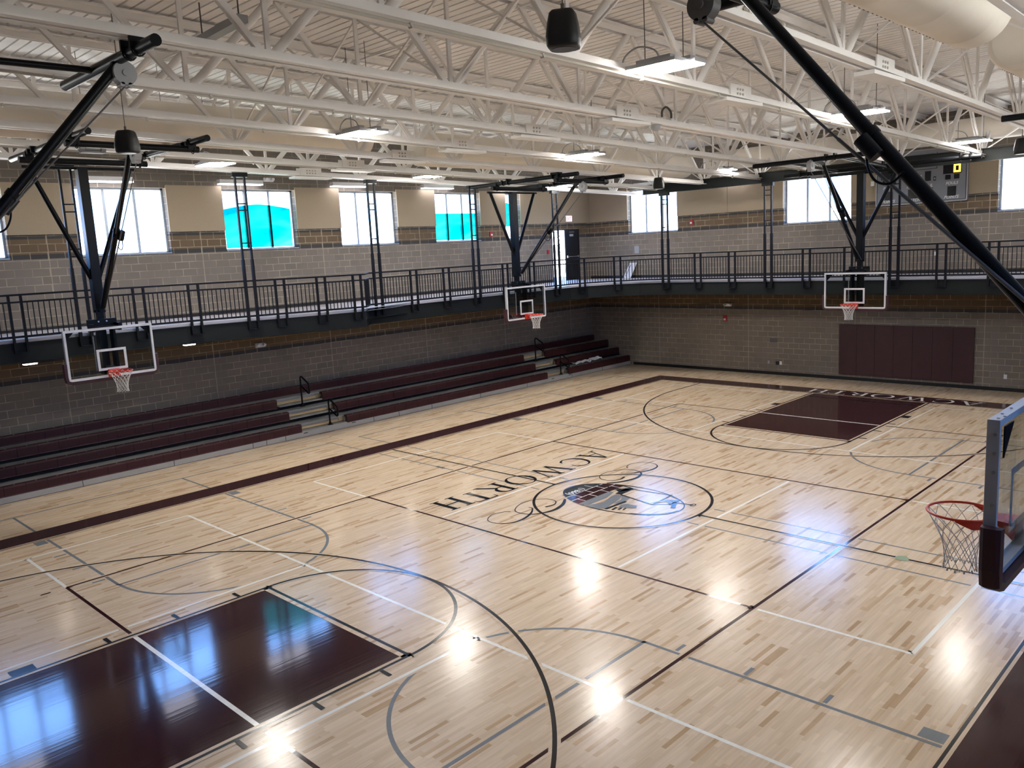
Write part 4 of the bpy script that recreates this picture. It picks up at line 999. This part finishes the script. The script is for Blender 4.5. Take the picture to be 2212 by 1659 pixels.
c = MB(); c.box(-37.1, -36.93, -51.3, 51.4, 0, .05)
for k in range(1, 4): c.box(RX[k] - .3, RX[k] + .0, -51.3, 51.4, RB[k] - .22, RB[k] - .06)
c.build('black_rail', 'black', fm)
for (y0, y1) in ((-1.75, 3.45), (33.9, 37.95)):
    c = MB(); c.box(-37.05, -36.95, y0, y1, .50, .56); c.build('aisle_edge', 'black', fm)
    for k in range(3):                                 # exposed nose board, plywood and lower step of each tier in the aisle
        xn = RX[k] - .8; zn = RT[k] - .06
        MB().box(xn - .02, xn + .05, y0, y1, zn - .32, zn + .02).build('aisle_nose', 'bfront', fm)
        MB().box(xn - .14, xn - .06, y0, y1 + .1, zn - .62, zn - .30).box(xn - .06, xn + .06, y1 - .5, y1 + .05, zn - .5, zn - .1).build('plywood_riser', 'ply', fm)
        MB().box(xn - .02, RX[k] - .02, y0, y1, zn - .74, zn - .66).build('aisle_tread', 'bfront', fm)
for nm, x, y, z0, zt_ in (('in the near aisle, upper one by the top row', -39.5, 0.1, 2.5, 5.55), ('in the near aisle, lower one at the front board', -37.3, 1.7, .5, 3.2), ('in the far aisle, upper one by the top row', -39.5, 34.6, 2.5, 5.5), ('in the far aisle, lower one at the front board', -37.3, 36.9, .5, 3.2)):
    t = thing('aisle_handrail', 'black P-shaped bleacher handrail %s' % nm, 'handrail', (x, y, z0), 'bleacher aisle handrails')
    c = MB(); c.tube([(x, y, z0), (x, y, zt_ - .25), (x + .03, y, zt_ - .1), (x + .14, y, zt_ - .01), (x + .3, y, zt_ - .03), (x + 1.3, y + .05, zt_ - .62), (x + 1.42, y + .05, zt_ - .78), (x + 1.42, y + .05, zt_ - 1.5), (x + 1.3, y + .05, zt_ - 1.62), (x + 1.1, y + .05, zt_ - 1.55), (x, y, zt_ - .95)], .085, 8); c.build('rail_tube', 'black', t)
    c = MB(); c.box(x - .18, x + .18, y - .2, y + .2, z0, z0 + .16); c.tube([(x, y, z0), (x, y, z0 + .35)], .13); c.build('foot_plate', 'black', t)
# crumpled film sheet lying on the far section
rnd = random.Random(3); c = MB(); v = []; f = []; nx, ny = 5, 18
for i in range(nx + 1):
    for j in range(ny + 1):
        yy = 40.3 + 5.6 * j / ny; v.append((-37.55 - .8 * i / nx + .15 * math.sin(j * .8), yy, 1.36 + .16 * abs(math.sin(j * .7 + i)) + .3 * (j / ny) ** 2 * (i / nx) + rnd.random() * .12 + .02))
for i in range(nx):
    for j in range(ny): a = i * (ny + 1) + j; f.append((a, a + 1, a + ny + 2, a + ny + 1))
c.add(v, f); n0 = len(c.v); c.add([(p[0], p[1], p[2] - .035) for p in v], [q[::-1] for q in f])
single(c, 'plastic_sheet', 'paper', 'crumpled white plastic sheet lying on the far bleacher section in the corner', 'plastic sheet', (-38, 43, 1.36))

# ================================================================ scoreboard
sb = thing('scoreboard', 'grey electronic scoreboard with black windows and one lit amber zero on the far wall', 'scoreboard', (1.5, YW, 19.5))
yf = YW - .45
MB().box(-3.08, 6.05, yf, YW, 19.5, 25.0).build('cabinet', 'sboard', sb)
c = MB()
for a, b, z0, z1 in ((-3.08, 6.05, 19.5, 19.58), (-3.08, -3.0, 19.5, 25), (5.96, 6.05, 19.5, 25), (-3.08, 6.05, 24.92, 25)): c.box(a, b, yf - .04, yf + .02, z0, z1)
c.build('trim', 'alu', sb)
c = MB()
for a, b, z0, z1 in ((-2.96, 5.9, 19.66, 19.70), (-2.96, -2.92, 19.66, 24.8), (5.86, 5.9, 19.66, 24.8)): c.box(a, b, yf - .015, yf, z0, z1)
for a, b, z0, z1 in ((-.6, 3.1, 22.95, 23.0), (3.04, 3.1, 22.95, 24.6), (-.6, -.54, 22.95, 24.6)): c.box(a, b, yf - .015, yf, z0, z1)
c.build('black_outline', 'sink', sb)
for a, b, z0, z1 in ((3.7, 5.45, 22.3, 23.25), (3.92, 4.42, 21.72, 22.2), (4.74, 5.24, 21.74, 22.22), (4.15, 4.98, 20.06, 21.03), (1.93, 2.52, 21.75, 22.75), (.28, 1.43, 20.06, 21.02), (1.98, 2.76, 20.08, 21.04),
                     (-2.55, -1.0, 22.25, 23.2), (-2.36, -1.88, 21.7, 22.15), (-1.46, -.98, 21.72, 22.18), (-2.12, -1.27, 20.06, 20.98), (-.3, 2.8, 23.3, 24.5)):
    c = MB(); c.box(a, b, yf - .03, yf + .0, z0, z1); c.build('digit_window', 'sink', sb)
c = MB()
for a, b, z0, z1 in ((4.70, 5.36, 22.40, 22.56), (4.70, 4.88, 22.40, 23.18), (5.18, 5.36, 22.40, 23.18), (4.70, 5.36, 23.06, 23.22)): c.box(a, b, yf - .045, yf - .03, z0, z1)
c.build('lit_digit', 'amber', sb)
c = MB()
for s, x, z, h, w_ in (('FOULS', 3.98, 21.20, .30, 1.2), ('POINTS', 3.85, 19.80, .30, 1.42), ('PERIOD', -.17, 22.02, .42, 1.8), ('PLAYER', .13, 21.15, .30, 1.35), ('FOUL', 1.75, 21.15, .30, .98), ('MATCH', .17, 19.74, .30, 1.38), ('FOULS', -2.3, 21.2, .3, 1.24), ('POINTS', -2.42, 19.78, .3, 1.4)):
    c = MB(); write(c, s, (x, yf - .02, z), (1, 0, 0), (0, 0, 1), h, w_, .3); c.build('printed_word', 'white', sb)
c = MB(); c.box(2.77, 3.02, yf - .02, yf - .008, 21.74, 22.16); c.build('logo_badge', 'sink', sb)
c = MB(); write(c, 'G', (2.83, yf - .03, 21.85), (1, 0, 0), (0, 0, 1), .2, .13, 0); c.build('logo_letter', 'white', sb)

# ================================================================ wall furniture
wp = [-7.05 + 14.2 * k / 7 for k in range(8)]
for k in range(7):
    o = MB().box(wp[k] + .012, wp[k + 1] - .012, YW - .22, YW - .02, .66, 6.45)
    nm = ('leftmost', 'second from the left', 'third from the left', 'middle', 'third from the right', 'second from the right', 'rightmost')[k]
    single(o, 'wall_pad', 'pad', 'dark maroon wall pad on the far wall, %s of seven' % nm, 'wall pad', (wp[k] + 1, YW - .1, .66), 'maroon wall pads')
def wallbox(name, label, cat, m, axis, a, z, w_, h_, d=.15, group=None, extra=None):
    c = MB()
    if axis == 'l': c.box(-XW, -XW + d, a - w_ / 2, a + w_ / 2, z - h_ / 2, z + h_ / 2); loc = (-XW, a, z - h_ / 2)
    else: c.box(a - w_ / 2, a + w_ / 2, YW - d, YW, z - h_ / 2, z + h_ / 2); loc = (a, YW, z - h_ / 2)
    if extra: t = thing(name, label, cat, loc, group); c.build('casing', m, t); extra(t, loc); return t
    return single(c, name, m, label, cat, loc, group)
def strobe(t, l):
    c = MB()
    if abs(l[0] + XW) < .1: c.box(-XW + .15, -XW + .24, l[1] - .12, l[1] + .12, l[2] + .12, l[2] + .34)
    else: c.box(l[0] - .12, l[0] + .12, YW - .24, YW - .15, l[2] + .12, l[2] + .34)
    c.build('strobe_lens', 'white', t)
wallbox('fire_alarm', 'red fire alarm strobe on the brown band of the left wall beside the narrow window', 'fire alarm', 'red', 'l', 31.7, 18.95, .5, .62, .15, None, strobe)
wallbox('fire_alarm', 'red fire alarm strobe on the brown band of the far wall between two windows', 'fire alarm', 'red', 'f', -26.6, 19.2, .5, .62, .15, None, strobe)
wallbox('fire_alarm', 'red fire alarm strobe low on the far wall below the track', 'fire alarm', 'red', 'f', -21.85, 6.85, .5, .75, .15, None, strobe)
wallbox('fire_alarm_pull', 'small red alarm pull station left of the open door', 'fire alarm', 'red', 'l', 42.4, 16.3, .35, .55)
def lamps(t, l):
    for q in (-.28, .28):
        c = MB()
        if abs(l[0] + XW) < .1: c.tube([(-XW + .15, l[1] + q, l[2] + .3), (-XW + .5, l[1] + q * 1.2, l[2] + .2)], [.1, .17], 10)
        else: c.tube([(l[0] + q, YW - .15, l[2] + .3), (l[0] + q * 1.2, YW - .5, l[2] + .2)], [.1, .17], 10)
        c.build('lamp_head', 'white', t)
wallbox('emergency_light', 'white twin-head emergency light under the track above the near bleachers', 'emergency light', 'white', 'l', -1.7, 8.7, 1.0, .42, .2, 'emergency lights', lamps)
wallbox('emergency_light', 'white twin-head emergency light low on the far wall', 'emergency light', 'white', 'f', -21.4, 8.55, 1.0, .35, .2, 'emergency lights', lamps)
wallbox('emergency_light', 'white twin-head emergency light above the strip light of the nearest blue-filmed window', 'emergency light', 'white', 'l', 1.0, 25.0, 1.0, .4, .2, 'emergency lights', lamps)
wallbox('junction_panel', 'small dark wall panel on the far wall left of the maroon pads', 'wall panel', 'dgrey', 'f', -15.25, 4.25, .95, .5, .06)
wallbox('wall_outlet', 'black square outlet low on the far wall', 'outlet', 'sink', 'f', -14.75, 1.45, .42, .42, .05)
wallbox('wall_outlet', 'white outlet low on the far wall just right of the black outlet', 'outlet', 'white', 'f', -14.3, 1.48, .28, .42, .05)
wallbox('wall_outlet', 'white outlet low on the far wall left of the black outlet', 'outlet', 'greyp', 'f', -15.9, 1.5, .24, .36, .05)
wallbox('wall_outlet', 'white outlet low on the far wall right of the maroon pads', 'outlet', 'white', 'f', 10.1, 1.5, .3, .45, .05)
wallbox('wall_outlet', 'small white outlet behind the railing on the far wall', 'outlet', 'white', 'f', 3.05, 14.2, .2, .38, .04)
wallbox('control_box', 'small white control box on the tan panel left of the scoreboard', 'control box', 'white', 'f', -3.55, 22.0, .36, .5, .22)
wallbox('blocked_opening', 'tall narrow patch of grey blocks on the far wall right of the bleachers', 'wall patch', 'greyp' if False else 'dgrey', 'f', -32.6, 2.6, .06, 2.2, .02)
wallbox('rough_patch', 'rough unfinished mortar patch on the far wall above the leaning panel', 'wall patch', 'bgrey', 'f', -35.4, 16.0, .75, 1.0, .02)
ex = thing('exit_sign', 'small red and white exit sign above the open door', 'exit sign', (-XW, 46.75, 20.3))
MB().box(-XW + .16, -XW + .36, 46.1, 47.4, 20.3, 21.15).build('casing', 'white', ex)
MB().box(-XW + .36, -XW + .37, 46.16, 47.34, 20.36, 21.09).build('lit_face', 'exitface', ex)
c = MB(); write(c, 'EXIT', (-XW + .38, 46.28, 20.48), (0, 1, 0), (0, 0, 1), .48, .92, 0); c.build('exit_letters', 'exitred', ex)
# white panel leaning on the track by the corner
t = thing('leaning_panel', 'white board with a dark stripe leaning against the far wall on the raised track', 'board', (-36.4, 51.0, 12.14))
def lean(mb, m, nm): return mb.xf(lambda p: Vector((p.x + (p.z - 12.14) * .42, p.y + (p.z - 12.14) * .22, p.z))).build(nm, m, t)
lean(MB().box(-37.2, -36.0, 50.7, 50.82, 12.16, 14.25), 'paper', 'board')
lean(MB().bar((-36.9, 50.68, 12.45), (-36.85, 50.68, 14.0), .12, .03), 'dgrey', 'stripe')
# protective films on three windows
def film(label, y0, y1, z0, ztf):
    c = MB(); n = 16; v = []; f = []
    for i in range(n + 1):
        y = y0 + (y1 - y0) * i / n
        for zz in (z0, ztf(i / n)): v.append((-XW - .55 - .02 * math.sin(i * 2.1), y, zz))
    for i in range(n): f.append((2 * i, 2 * i + 2, 2 * i + 3, 2 * i + 1))
    c.add(v, f); c.add([(a - .012, b, d) for a, b, d in v], [q[::-1] for q in f])
    single(c, 'window_film', 'film', label, 'plastic film', (-XW - .55, y0, z0), 'cyan window films')
film('cyan plastic film covering most of the window nearest the near hoop', -3.8, 3.5, 18.42, lambda t: 22.3 + .35 * math.sin(t * 3.0) - .3 * abs(t - .5))
film('cyan plastic film over the lower part of the second blue window', 22.85, 29.7, 18.42, lambda t: 21.6)
film('cyan plastic film rounded at the top in the narrow window behind the far hoop', 34.75, 37.0, 19.9, lambda t: 22.9 - 1.6 * abs(t - .3) ** 1.5)
